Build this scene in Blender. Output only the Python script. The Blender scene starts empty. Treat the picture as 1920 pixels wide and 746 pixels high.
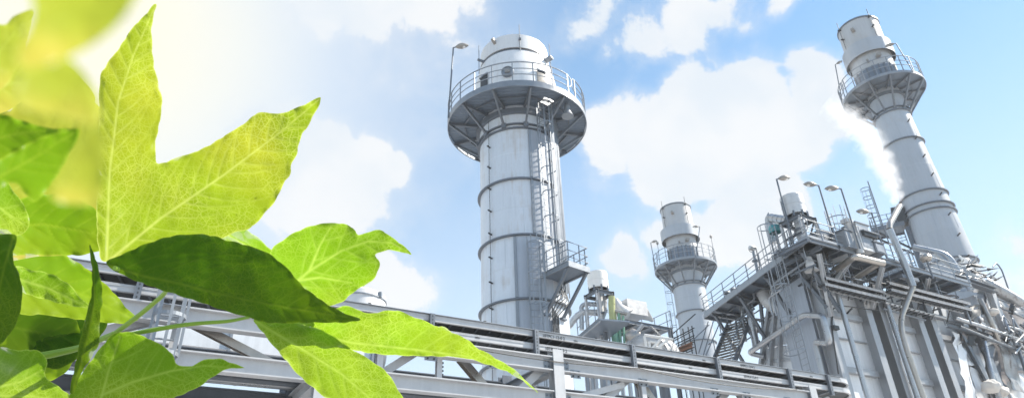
import bpy, math, random
from math import sin, cos, radians, pi, atan2, hypot, sqrt
from mathutils import Vector, Matrix, noise
from mathutils.geometry import delaunay_2d_cdt
random.seed(7)
V = Vector
scene = bpy.context.scene
col = scene.collection

# ------------------------------------------------------------------ camera
FPX = 1250.0
PITCH, ROLL = radians(29.7), radians(2.0)
CAM = V((0, 0, 1.6))
FW = V((0, cos(PITCH), sin(PITCH)))
_u0, _r0 = V((0, -sin(PITCH), cos(PITCH))), V((1, 0, 0))
RT = _r0 * cos(ROLL) - _u0 * sin(ROLL)
UP = RT.cross(FW)
cd = bpy.data.cameras.new('camera')
cd.sensor_width = 36.0
cd.lens = FPX / 1920 * 36
cd.clip_start, cd.clip_end = 0.01, 20000
cd.dof.use_dof = True
cd.dof.focus_distance = 1.6
cd.dof.aperture_fstop = cd.lens / 1.45
cam = bpy.data.objects.new('camera', cd)
col.objects.link(cam)
M = Matrix((RT, UP, -FW)).transposed().to_4x4()
M.translation = CAM
cam.matrix_world = M
scene.camera = cam

# ------------------------------------------------------------------ light, exposure
SUN_AZ, SUN_EL = radians(80), radians(44)
SUN = V((sin(SUN_AZ) * cos(SUN_EL), cos(SUN_AZ) * cos(SUN_EL), sin(SUN_EL)))
sl = bpy.data.lights.new('sun', 'SUN')
sl.energy = 3.0
sl.angle = radians(0.5)
sl.color = (1.0, 0.92, 0.80)
so = bpy.data.objects.new('sun', sl)
so.rotation_euler = SUN.to_track_quat('Z', 'Y').to_euler()
so.location = (30, -10, 60)
col.objects.link(so)
scene.view_settings.view_transform = 'Standard'
scene.view_settings.look = 'None'
scene.view_settings.gamma = 1.0
scene.view_settings.use_curve_mapping = False
scene.view_settings.exposure = 1.7
scene.render.film_transparent = False
cy = scene.cycles
cy.max_bounces = 14
cy.transparent_max_bounces = 12
cy.transmission_bounces = 8
cy.volume_bounces = 12
cy.volume_step_rate = 1.0
cy.volume_max_steps = 256
cy.sample_clamp_indirect = 6.0


def ray(x, y):
    """direction of the sight line through photograph pixel (x, y)"""
    return FW + RT * ((x - 960) / FPX) + UP * ((373 - y) / FPX)


def at_depth(x, y, z):
    return CAM + ray(x, y) * z


def at_plane(x, y, p, n):
    d = ray(x, y)
    return CAM + d * ((p - CAM).dot(n) / d.dot(n))


def at_height(x, y, h):
    d = ray(x, y)
    return CAM + d * ((h - CAM.z) / d.z)


def at_hd(x, y, hd):
    d = ray(x, y)
    return CAM + d * (hd / hypot(d.x, d.y))


# ------------------------------------------------------------------ world
class NT:
    """tiny helper for building node trees"""

    def __init__(s, tree):
        s.t = tree
        tree.nodes.clear()

    def n(s, kind, ins=None, **props):
        nd = s.t.nodes.new(kind)
        for k, v in props.items():
            setattr(nd, k, v)
        for k, v in (ins or {}).items():
            if isinstance(v, bpy.types.NodeSocket):
                s.t.links.new(v, nd.inputs[k])
            else:
                nd.inputs[k].default_value = v
        return nd

    def math(s, op, a, b=0.0, c=None, clamp=False):
        ins = {0: a, 1: b}
        if c is not None:
            ins[2] = c
        return s.n('ShaderNodeMath', ins, operation=op, use_clamp=clamp).outputs[0]

    def mapr(s, v, a, b, c=0.0, d=1.0, smooth=False):
        return s.n('ShaderNodeMapRange', {0: v, 1: a, 2: b, 3: c, 4: d}, interpolation_type='SMOOTHSTEP' if smooth else 'LINEAR', clamp=True).outputs[0]

    def noise(s, vec, scale, detail=4, rough=0.5, dist=0.0):
        return s.n('ShaderNodeTexNoise', {'Vector': vec, 'Scale': scale, 'Detail': detail, 'Roughness': rough, 'Distortion': dist})

    def mix(s, f, a, b, blend='MIX'):
        return s.n('ShaderNodeMix', {0: f, 6: a, 7: b}, data_type='RGBA', blend_type=blend).outputs[2]


world = bpy.data.worlds.new('World')
scene.world = world
world.use_nodes = True
w = NT(world.node_tree)
sky = w.n('ShaderNodeTexSky', sky_type='NISHITA', sun_disc=False, sun_elevation=SUN_EL, sun_rotation=SUN_AZ,
          altitude=0.0, air_density=1.0, dust_density=0.0, ozone_density=1.6)
tc = w.n('ShaderNodeTexCoord').outputs['Generated']
dirn = w.n('ShaderNodeVectorMath', {0: tc}, operation='NORMALIZE').outputs[0]
warp = w.noise(dirn, 7.0, 3, 0.55)
wv = w.n('ShaderNodeVectorMath', {0: warp.outputs['Color'], 1: (0.5, 0.5, 0.5)}, operation='SUBTRACT').outputs[0]
wv = w.n('ShaderNodeVectorMath', {0: wv, 'Scale': 0.055}, operation='SCALE').outputs[0]
dw = w.n('ShaderNodeVectorMath', {0: dirn, 1: wv}, operation='ADD').outputs[0]
# cumulus masses: direction (as photograph pixel), radius in pixels, strength
CLOUDS = [(1130, 265, 85, .9), (1215, 235, 105, 1), (1300, 185, 95, 1), (1330, 270, 120, 1), (1415, 175, 85, 1), (1235, 315, 90, .9),
          (1470, 240, 100, 1), (1520, 150, 75, 1), (1555, 215, 70, .9), (1130, 330, 75, .7), (1400, 330, 70, .7),
          (1385, 440, 85, .95), (1315, 455, 75, .9), (1440, 385, 70, .9), (1170, 480, 70, .7), (1230, 430, 55, .6), (1460, 350, 50, .8),
          (1120, 40, 85, .6), (1200, 75, 85, .62), (1290, 45, 85, .62), (1370, 20, 60, .6), (1150, 105, 45, .5), (1460, 5, 40, .5),
          (700, 5, 90, .75), (800, -5, 70, .75), (600, 10, 90, .7), (890, -5, 60, .6),
          (600, 290, 75, 1), (680, 315, 70, 1), (560, 350, 90, 1), (735, 318, 40, .8), (640, 380, 85, .9), (520, 240, 90, .8),
          (1890, 455, 60, .55), (1910, 540, 70, .6), (760, 540, 70, .6), (690, 530, 80, .7)]
acc = None
for (px, py, r, s_) in CLOUDS:
    c = ray(px, py).normalized()
    d = w.n('ShaderNodeVectorMath', {0: dw, 1: c}, operation='DISTANCE').outputs['Value']
    m = w.mapr(d, r / FPX * 1.3, r / FPX * 0.1, 0, s_, True)
    acc = m if acc is None else w.math('SMOOTH_MAX', acc, m, 0.12)
big = w.noise(dirn, 2.2, 2, 0.5)
fine = w.noise(dirn, 9.0, 9, 0.62, 0.25)
soft = w.noise(dirn, 4.0, 3, 0.55, 0.6)
elsew = w.mapr(big.outputs['Fac'], 0.5, 0.75, 0.0, 0.26)
cov = w.math('ADD', acc, elsew)
nz = w.math('ADD', w.math('MULTIPLY', w.math('SUBTRACT', fine.outputs['Fac'], 0.5), 1.9), w.math('MULTIPLY', w.math('SUBTRACT', soft.outputs['Fac'], 0.5), 0.9))
dens = w.math('ADD', cov, w.math('MULTIPLY', nz, w.mapr(cov, 0.02, 0.35, 0.25, 1.0)))
mask = w.math('MAXIMUM', w.mapr(dens, 0.33, 0.58, 0, 1, True), w.mapr(dens, 0.08, 0.6, 0, 0.4, True))
# thin bright veil spread over the left of the view (high cirrus), fading out to the right
vd = w.n('ShaderNodeVectorMath', {0: dirn, 1: ray(60, 40).normalized()}, operation='DISTANCE').outputs['Value']
veil = w.mapr(vd, 0.86, 0.10, 0.0, 0.97, True)
zz = w.n('ShaderNodeSeparateXYZ', {0: dirn}).outputs['Z']
lowhaze = w.mapr(zz, 0.75, 0.2, 0.08, 0.62, True)
veil = w.math('MAXIMUM', veil, lowhaze)
gd_ = w.n('ShaderNodeVectorMath', {0: dirn, 1: ray(150, 40).normalized()}, operation='DISTANCE').outputs['Value']
glow = w.mapr(gd_, 0.34, 0.0, 0.0, 0.85, True)
tint = w.mix(1.0, sky.outputs[0], (0.55, 0.74, 0.73, 1), 'MULTIPLY')
c1 = w.mix(veil, tint, (2.75, 2.97, 3.2, 1))
c1 = w.mix(glow, c1, (3.3, 3.1, 2.4, 1))
shade = w.noise(dw, 6.0, 4, 0.55)
ccol = w.mix(w.mapr(shade.outputs['Fac'], 0.35, 0.65, 0, 1, True), (2.5, 2.70, 2.90, 1), (2.86, 2.92, 2.98, 1))
c2 = w.mix(w.math('MULTIPLY', mask, 0.96), c1, ccol)
bg = w.n('ShaderNodeBackground', {'Color': c2, 'Strength': 0.1})
w.t.links.new(bg.outputs[0], w.n('ShaderNodeOutputWorld').inputs[0])


# ------------------------------------------------------------------ materials
def mat_new(name):
    m = bpy.data.materials.new(name)
    m.use_nodes = True
    t = NT(m.node_tree)
    return m, t, t.n('ShaderNodeOutputMaterial')


def metal(name, colr, metallic=0.3, rough=0.45, var=0.18, streak=0.15, scale=1.5, bump=0.0, dirt=None):
    m, t, out = mat_new(name)
    pos = t.n('ShaderNodeNewGeometry').outputs['Position']
    st = t.n('ShaderNodeMapping', {'Vector': pos, 'Scale': (6, 6, 0.35)}).outputs[0]
    n1 = t.noise(pos, scale, 5, 0.6).outputs['Fac']
    n2 = t.noise(st, 1.0, 4, 0.6).outputs['Fac']
    n3 = t.noise(pos, scale * 14, 3, 0.6).outputs['Fac']
    f = t.math('ADD', t.math('MULTIPLY', t.math('SUBTRACT', n1, 0.5), var * 2), t.math('MULTIPLY', t.math('SUBTRACT', n2, 0.5), streak * 2))
    f = t.math('ADD', f, t.math('MULTIPLY', t.math('SUBTRACT', n3, 0.5), var * 0.8))
    oi = t.n('ShaderNodeObjectInfo').outputs['Random']
    f = t.math('ADD', f, t.mapr(oi, 0, 1, 0.94, 1.06))
    cc = t.n('ShaderNodeVectorMath', {0: (colr[0], colr[1], colr[2]), 'Scale': f}, operation='SCALE').outputs[0]
    if dirt:
        dm = t.mapr(t.math('ADD', t.math('MULTIPLY', n2, 0.5), t.math('MULTIPLY', n1, 0.5)), dirt[3], dirt[3] + 0.15, 0, dirt[4])
        cc = t.mix(dm, cc, (dirt[0], dirt[1], dirt[2], 1))
    rg = t.mapr(n1, 0.3, 0.7, rough - 0.08, rough + 0.12)
    ins = {'Base Color': cc, 'Metallic': metallic, 'Roughness': rg}
    b = t.n('ShaderNodeBsdfPrincipled', ins)
    if bump:
        bp = t.n('ShaderNodeBump', {'Height': n1, 'Strength': 0.5, 'Distance': bump})
        t.t.links.new(bp.outputs[0], b.inputs['Normal'])
    t.t.links.new(b.outputs[0], out.inputs[0])
    return m


MT = {
    'shell': metal('stack_shell_sheet', (0.63, 0.675, 0.74), 0.15, 0.46, 0.10, 0.16, 0.8, 0.004, dirt=(0.36, 0.31, 0.27, 0.50, 0.5)),
    'shell_cream': metal('stack_shell_pale', (0.70, 0.705, 0.72), 0.1, 0.5, 0.10, 0.16, 0.8, 0.004, dirt=(0.42, 0.37, 0.34, 0.53, 0.45)),
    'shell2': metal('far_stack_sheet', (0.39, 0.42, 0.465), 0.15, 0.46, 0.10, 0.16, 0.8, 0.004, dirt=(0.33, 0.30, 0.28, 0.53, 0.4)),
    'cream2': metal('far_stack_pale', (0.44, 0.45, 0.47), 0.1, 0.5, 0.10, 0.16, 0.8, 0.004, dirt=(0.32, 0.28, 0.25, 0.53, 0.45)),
    'panel_dark': metal('access_panel_sheet', (0.37, 0.41, 0.475), 0.2, 0.5, 0.14, 0.2, 0.9, 0.004),
    'galv': metal('galvanised_steel', (0.25, 0.275, 0.31), 0.4, 0.42, 0.22, 0.15, 3.0, dirt=(0.26, 0.23, 0.2, 0.58, 0.4)),
    'beam': metal('painted_beam_steel', (0.47, 0.48, 0.50), 0.15, 0.42, 0.14, 0.14, 2.0, dirt=(0.3, 0.26, 0.22, 0.58, 0.35)),
    'steel': metal('mid_grey_steel', (0.15, 0.17, 0.20), 0.35, 0.45, 0.2, 0.15, 2.5),
    'dark': metal('dark_steel', (0.045, 0.05, 0.056), 0.3, 0.5, 0.3, 0.2, 2.5),
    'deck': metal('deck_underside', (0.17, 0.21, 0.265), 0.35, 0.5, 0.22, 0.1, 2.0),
    'wall': metal('casing_plate', (0.70, 0.72, 0.75), 0.15, 0.46, 0.16, 0.22, 0.7, 0.006, dirt=(0.3, 0.29, 0.28, 0.55, 0.45)),
    'column': metal('casing_column', (0.33, 0.345, 0.37), 0.3, 0.38, 0.14, 0.2, 1.2, dirt=(0.33, 0.29, 0.25, 0.56, 0.45)),
    'stainless': metal('stainless_pipe', (0.38, 0.395, 0.42), 0.75, 0.3, 0.12, 0.12, 2.0),
    'bronze': metal('warm_weathered_pipe', (0.40, 0.37, 0.34), 0.7, 0.32, 0.2, 0.2, 2.0),
    'jacket': metal('insulation_jacket', (0.54, 0.545, 0.555), 0.3, 0.42, 0.2, 0.1, 5.0, 0.03),
    'white': metal('white_paint', (0.76, 0.75, 0.73), 0.0, 0.5, 0.06, 0.08, 1.5),
    'lamp': metal('lamp_housing', (0.30, 0.28, 0.26), 0.2, 0.45, 0.2, 0.0, 6.0),
    'green': metal('green_pipe_paint', (0.16, 0.33, 0.24), 0.0, 0.4, 0.25, 0.2, 4.0),
    'lime': metal('yellow_green_pipe_paint', (0.40, 0.43, 0.20), 0.0, 0.4, 0.2, 0.2, 4.0),
    'teal': metal('teal_paint', (0.05, 0.27, 0.30), 0.0, 0.35, 0.15, 0.0, 6.0),
    'rust': metal('rust', (0.26, 0.13, 0.08), 0.1, 0.7, 0.5, 0.2, 5.0),
    'black': metal('black_rubber', (0.03, 0.03, 0.032), 0.0, 0.5, 0.2, 0.0, 5.0),
    'ink': metal('stencil_ink', (0.02, 0.02, 0.022), 0.0, 0.6, 0.1, 0.0, 5.0),
    'cloth': metal('white_sacking', (0.6, 0.57, 0.54), 0.0, 0.8, 0.12, 0.0, 3.0, 0.05),
    'torn': metal('torn_sheet', (0.42, 0.43, 0.44), 0.45, 0.4, 0.35, 0.25, 2.5, 0.03, dirt=(0.14, 0.10, 0.09, 0.5, 0.8)),
    'scorch': metal('scorched_sheet', (0.15, 0.14, 0.145), 0.3, 0.55, 0.5, 0.3, 2.0, 0.03, dirt=(0.2, 0.09, 0.07, 0.55, 0.7)),
}


# ------------------------------------------------------------------ objects
WL = {}


def prep(o, parent, loc):
    col.objects.link(o)
    WL[o.name] = loc
    if parent is not None:
        o.parent = parent


def thing(name, label, cat, loc, group=None):
    o = bpy.data.objects.new(name, None)
    o.empty_display_size = 0.3
    o.location = loc
    prep(o, None, V(loc))
    o['label'] = label
    o['category'] = cat
    if group:
        o['group'] = group
    return o


def mesh_obj(name, me, parent, label=None, kind=None):
    o = bpy.data.objects.new(name, me)
    prep(o, parent, WL[parent.name] if parent else V((0, 0, 0)))
    if label:
        o['label'] = label
    if kind:
        o['kind'] = kind
    return o


def inst(name, me, parent, mw, label=None):
    """one more piece that shares mesh data; mw is its world matrix"""
    o = bpy.data.objects.new(name, me)
    loc = WL[parent.name]
    prep(o, parent, loc)
    o.matrix_local = Matrix.Translation(-loc) @ mw
    if label:
        o['label'] = label
    return o


def frame(d, up=V((0, 0, 1))):
    d = d.normalized()
    x = d.cross(up)
    if x.length < 1e-4:
        x = d.cross(V((1, 0, 0)))
    x.normalize()
    return x, x.cross(d).normalized()


class MB:
    def __init__(s):
        s.v, s.f, s.sm = [], [], []

    def add(s, vs, fs, smooth=False):
        b = len(s.v)
        s.v += [V(p) for p in vs]
        for f in fs:
            s.f.append([b + i for i in f])
            s.sm.append(smooth)
        return s

    def obox(s, c, ax, ay, az):
        """box from its centre and three half-axis vectors"""
        c = V(c)
        vs = [c + ax * i + ay * j + az * k for i in (-1, 1) for j in (-1, 1) for k in (-1, 1)]
        return s.add(vs, [(0, 1, 3, 2), (4, 6, 7, 5), (0, 4, 5, 1), (2, 3, 7, 6), (0, 2, 6, 4), (1, 5, 7, 3)])

    def beam(s, p, q, w_, h, up=V((0, 0, 1))):
        p, q = V(p), V(q)
        x, y = frame(q - p, up)
        return s.obox((p + q) / 2, x * (w_ / 2), y * (h / 2), (q - p) / 2)

    def extrude(s, p, q, prof, up=V((0, 0, 1))):
        """closed 2-D profile swept from p to q"""
        p, q = V(p), V(q)
        x, y = frame(q - p, up)
        n = len(prof)
        vs = [p + x * a + y * b for a, b in prof] + [q + x * a + y * b for a, b in prof]
        fs = [(i, (i + 1) % n, n + (i + 1) % n, n + i) for i in range(n)]
        fs += [tuple(range(n - 1, -1, -1)), tuple(range(n, 2 * n))]
        return s.add(vs, fs)

    def ibeam(s, p, q, w_, h, t=0.02, up=V((0, 0, 1))):
        a, b, e = w_ / 2, h / 2, t / 2
        return s.extrude(p, q, [(-a, -b), (a, -b), (a, -b + t), (e, -b + t), (e, b - t), (a, b - t), (a, b), (-a, b), (-a, b - t), (-e, b - t), (-e, -b + t), (-a, -b + t)], up)

    def channel(s, p, q, w_, h, t=0.015, up=V((0, 0, 1)), flip=False):
        a, b = w_ / 2, h / 2
        pr = [(-a, -b), (a, -b), (a, -b + t), (-a + t, -b + t), (-a + t, b - t), (a, b - t), (a, b), (-a, b)]
        if flip:
            pr = [(-x, y) for x, y in reversed(pr)]
        return s.extrude(p, q, pr, up)

    def tube(s, pts, r, n=8, caps=True, closed=False):
        pts = [V(p) for p in pts]
        m = len(pts)
        rs = r if isinstance(r, (list, tuple)) else [r] * m
        ring, prevx = [], None
        for i, p in enumerate(pts):
            if closed:
                d = (pts[(i + 1) % m] - pts[i - 1])
            else:
                d = (pts[min(i + 1, m - 1)] - pts[max(i - 1, 0)])
            d.normalize()
            if prevx is None:
                x, y = frame(d)
            else:
                x = prevx - d * prevx.dot(d)
                if x.length < 1e-4:
                    x, _ = frame(d)
                x.normalize()
                y = x.cross(d) * -1
            prevx = x
            y = d.cross(x)
            k = 1.0
            if not closed and 0 < i < m - 1:
                a = (pts[i] - pts[i - 1]).normalized()
                k = 1 / max(0.5, sqrt(max(0.0, (1 + a.dot((pts[i + 1] - pts[i]).normalized())) / 2)))
                k = min(k, 1.25)
            ring.append([p + (x * cos(2 * pi * j / n) + y * sin(2 * pi * j / n)) * rs[i] * (1 if k < 1.02 else k) for j in range(n)])
        vs = [q for rg in ring for q in rg]
        fs = []
        for i in range(m if closed else m - 1):
            i2 = (i + 1) % m
            for j in range(n):
                j2 = (j + 1) % n
                fs.append((i * n + j, i * n + j2, i2 * n + j2, i2 * n + j))
        s.add(vs, fs, True)
        if caps and not closed:
            s.add(ring[0], [tuple(range(n - 1, -1, -1))])
            s.add(ring[-1], [tuple(range(n))])
        return s

    def lathe(s, c, prof, n=64, a0=0.0, a1=2 * pi, ef=V((0, -1, 0)), er=V((1, 0, 0)), smooth=True):
        """profile [(r, z), ...] turned about the vertical through c; angle 0 looks along ef, positive towards er"""
        c = V(c)
        full = abs(a1 - a0 - 2 * pi) < 1e-6
        cnt = n if full else n + 1
        for (r0, z0), (r1, z1) in zip(prof, prof[1:]):
            vs = []
            for i in range(cnt):
                a = a0 + (a1 - a0) * i / n
                d = ef * cos(a) + er * sin(a)
                vs.append(c + d * r0 + V((0, 0, z0)))
                vs.append(c + d * r1 + V((0, 0, z1)))
            fs = []
            for i in range(n):
                j = (i + 1) % cnt
                fs.append((2 * i, 2 * j, 2 * j + 1, 2 * i + 1))
            s.add(vs, fs, smooth)
        return s

    def me(s, name, mat, off=V((0, 0, 0))):
        me = bpy.data.meshes.new(name)
        me.from_pydata([tuple(p - off) for p in s.v], [], s.f)
        me.polygons.foreach_set('use_smooth', s.sm)
        me.materials.append(MT[mat] if isinstance(mat, str) else mat)
        me.update()
        return me

    def build(s, name, mat, parent=None, label=None, kind=None):
        off = WL[parent.name] if parent else V((0, 0, 0))
        return mesh_obj(name, s.me(name, mat, off), parent, label, kind)


_unit = {}


def unit(kind, mat):
    k = (kind, mat)
    if k not in _unit:
        b = MB()
        if kind == 'bar':
            b.obox((0, 0, 0), V((.5, 0, 0)), V((0, .5, 0)), V((0, 0, .5)))
        elif kind == 'rod':
            b.tube([(0, 0, -.5), (0, 0, .5)], 1.0, 6)
        elif kind == 'pipe':
            b.tube([(0, 0, -.5), (0, 0, .5)], 1.0, 16)
        _unit[k] = b.me(kind, mat)
    return _unit[k]


def piece(kind, name, p, q, w_, h, mat, parent, up=V((0, 0, 1)), label=None):
    """straight bar (w x h), rod or pipe (radius w) from p to q that shares its mesh"""
    p, q = V(p), V(q)
    x, y = frame(q - p, up)
    d = q - p
    m = Matrix((x * w_, y * h, d)).transposed().to_4x4()
    m.translation = (p + q) / 2
    return inst(name, unit(kind, mat), parent, m, label)


def bar(name, p, q, w_, h, mat, parent, **k):
    return piece('bar', name, p, q, w_, h, mat, parent, **k)


def rod(name, p, q, r, mat, parent, **k):
    return piece('rod', name, p, q, r, r, mat, parent, **k)


def pipe_straight(name, p, q, r, mat, parent, **k):
    return piece('pipe', name, p, q, r, r, mat, parent, **k)


def smooth_path(pts, rad, seg=5):
    """polyline with its corners rounded by a bend radius"""
    pts = [V(p) for p in pts]
    out = [pts[0]]
    for i in range(1, len(pts) - 1):
        a, b, c = pts[i - 1], pts[i], pts[i + 1]
        u, v_ = (a - b), (c - b)
        k = min(rad, u.length * 0.45, v_.length * 0.45)
        p0, p1 = b + u.normalized() * k, b + v_.normalized() * k
        for j in range(seg + 1):
            t = j / seg
            out.append(p0 * (1 - t) ** 2 + b * 2 * t * (1 - t) + p1 * t * t)
    out.append(pts[-1])
    return out


def pipe(name, pts, r, mat, parent, bend=None, joints=0.0, n=14, label=None):
    """bent pipe as one part, with clamp bands as its sub-parts"""
    path = smooth_path(pts, bend or r * 3)
    o = MB().tube(path, r, n).build(name, mat, parent, label)
    if joints:
        acc_, nxt = 0.0, joints * 0.5
        for a, b in zip(path, path[1:]):
            L_ = (b - a).length
            while nxt < acc_ + L_ and L_ > 0:
                p = a + (b - a) * ((nxt - acc_) / L_)
                d = (b - a).normalized()
                piece('pipe', 'clamp_band', p - d * 0.03, p + d * 0.03, r * 1.07, r * 1.07, mat, o)
                nxt += joints
            acc_ += L_
    return o


# ------------------------------------------------------------------ builders for railings, ladders, lamps
def handrail(parent, pts, h=1.1, gap=1.5, mat='galv', toe=True, r=0.024, closed=False, loops=False, name='handrail'):
    """railing along deck points: one part with posts and rails as sub-parts"""
    pts = [V(p) for p in pts]
    Z = V((0, 0, 1))
    line = pts + ([pts[0]] if closed else [])
    b = MB()
    if toe:
        for p, q in zip(line, line[1:]):
            b.beam(p + Z * 0.09, q + Z * 0.09, 0.012, 0.16)
    else:
        b.beam(line[0] + Z * 0.02, line[1] + Z * 0.02, 0.03, 0.03)
    root = b.build(name, mat, parent)
    MB().tube([p + Z * h for p in line[:-1]] if closed else [p + Z * h for p in line], r, 6, closed=closed).build('top_rail', mat, root)
    for k in (0.62, 0.33) if toe else (0.5,):
        MB().tube([p + Z * h * k for p in line[:-1]] if closed else [p + Z * h * k for p in line], r * 0.85, 6, closed=closed).build('mid_rail', mat, root)
    if loops and not closed:
        for e, f in ((line[0], line[1]), (line[-1], line[-2])):
            d = (e - f).normalized()
            lp = [e + Z * h]
            for j in range(1, 8):
                a = pi * j / 8
                lp.append(e + d * 0.28 * sin(a) + Z * (h * 0.66 + h * 0.34 * cos(a)))
            lp.append(e + Z * h * 0.32)
            MB().tube(lp, r, 6).build('end_loop', mat, root)
    dist, nxt = 0.0, 0.0
    for p, q in zip(line, line[1:]):
        L_ = (q - p).length
        while nxt <= dist + L_ + 1e-6:
            c = p + (q - p) * ((nxt - dist) / max(L_, 1e-6))
            bar('post', c, c + Z * h, 0.05, 0.05, mat, root)
            nxt += gap
        dist += L_
    if not closed:
        bar('post', line[-1] - (line[-1] - line[-2]).normalized() * .03, line[-1] - (line[-1] - line[-2]).normalized() * .03 + Z * h, 0.05, 0.05, mat, root)
    return root


def ladder(parent, foot, top, along, out, width=0.5, cage_from=2.2, hoop_gap=1.0, mat='galv', rr=0.38, rung_gap=0.3, flare=True, bars=5, name='caged_ladder'):
    """ladder with a hooped cage: stiles are the part, rungs, hoops and cage bars its sub-parts"""
    foot, top, along, out = V(foot), V(top), V(along).normalized(), V(out).normalized()
    d = top - foot
    L_ = d.length
    d.normalize()
    b = MB()
    for s_ in (-1, 1):
        b.beam(foot + along * s_ * width / 2, top + along * s_ * width / 2, 0.07, 0.03, out)
    root = b.build(name, mat, parent)
    k = rung_gap
    while k < L_:
        p = foot + d * k
        rod('rung', p - along * width / 2, p + along * width / 2, 0.016, mat, root)
        k += rung_gap
    if cage_from is not None:
        hoops = []
        k = cage_from
        while k < L_ + 0.05:
            hoops.append(k)
            k += hoop_gap
        for i, k in enumerate(hoops):
            q = rr * (1.35 if (i == 0 and flare) else 1.0)
            hp = []
            for j in range(15):
                a = pi * (-0.08 + 1.16 * j / 14)
                hp.append(foot + d * k + along * (-q * cos(a)) + out * (0.33 + q * sin(a)))
            hp = [foot + d * k - along * width / 2] + hp + [foot + d * k + along * width / 2]
            fl = MB()
            for p, q2 in zip(hp, hp[1:]):
                fl.beam(p, q2, 0.012, 0.06, d)
            fl.build('hoop', mat, root)
        for j in range(bars):
            a = pi * (0.02 + 0.96 * j / (bars - 1))
            e = along * (-rr * cos(a)) + out * (0.33 + rr * sin(a))
            bar('cage_bar', foot + d * hoops[0] + e, foot + d * L_ + e, 0.045, 0.012, mat, root, up=out)
    return root


_lamp_head = {}


def lamp_post(label, base, top, hdir, size=0.62, group='lamp posts on the platforms', r=0.045):
    """street lamp: pole, short arm and a lens-shaped head"""
    base, top, hdir = V(base), V(top), V(hdir)
    hdir.z = 0
    hdir.normalize()
    t = thing('street_lamp', label, 'street lamp', base, group)
    rod('pole', base, top, r, 'steel', t)
    arm_end = top + hdir * 0.18 + V((0, 0, 0.05))
    rod('arm', top, arm_end, r * 0.8, 'steel', t)
    side = hdir.cross(V((0, 0, 1)))
    b = MB()
    n, m_ = 10, 12
    vs = []
    for i in range(n + 1):
        u = i / n
        wv_ = sin(pi * min(1, u * 0.92 + 0.06)) ** 0.8
        for j in range(m_):
            a = 2 * pi * j / m_
            up_ = sin(a) * 0.16 * (0.7 if sin(a) < 0 else 1.0)
            vs.append(arm_end + hdir * (u * size - 0.05) + side * cos(a) * 0.155 * wv_ * size / .62 + V((0, 0, 1)) * up_ * wv_ * size / .62 + V((0, 0, 0.10 * u * size)))
    fs = [(i * m_ + j, i * m_ + (j + 1) % m_, (i + 1) * m_ + (j + 1) % m_, (i + 1) * m_ + j) for i in range(n) for j in range(m_)]
    b.add(vs, fs, True)
    b.build('lamp_head', 'lamp', t)
    c = arm_end + hdir * size * .55 + V((0, 0, -0.06 * size))
    MB().lathe(c, [(0.0, -0.05), (.09, -0.035), (.12, 0.02)], 12).build('lamp_lens', 'white', t)
    return t
# ------------------------------------------------------------------ the ground
gm, gt, gout = mat_new('gravel_ground')
gp = gt.n('ShaderNodeNewGeometry').outputs['Position']
g1 = gt.noise(gp, 0.08, 5, 0.6).outputs['Fac']
g2 = gt.noise(gp, 9.0, 4, 0.6).outputs['Fac']
gc = gt.mix(gt.mapr(g1, 0.35, 0.65), (0.29, 0.285, 0.28, 1), (0.38, 0.375, 0.365, 1))
gc = gt.mix(gt.mapr(g2, 0.3, 0.7, 0, 0.5), gc, (0.2, 0.195, 0.185, 1))
gt.t.links.new(gt.n('ShaderNodeBsdfPrincipled', {'Base Color': gc, 'Roughness': 0.9}).outputs[0], gout.inputs[0])
o = MB().add([(-3000, -3000, 0), (3000, -3000, 0), (3000, 3000, 0), (-3000, 3000, 0)], [(0, 1, 2, 3)]).build('ground', gm)
o['kind'] = 'structure'
o = MB().add([(-60, 8, .004), (80, 8, .004), (80, 110, .004), (-60, 110, .004)], [(0, 1, 2, 3)]).build('concrete_yard', metal('yard_concrete', (0.42, 0.415, 0.41), 0, 0.85, 0.15, 0.0, 0.6))
o['kind'] = 'structure'

Z1 = V((0, 0, 1))


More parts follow.
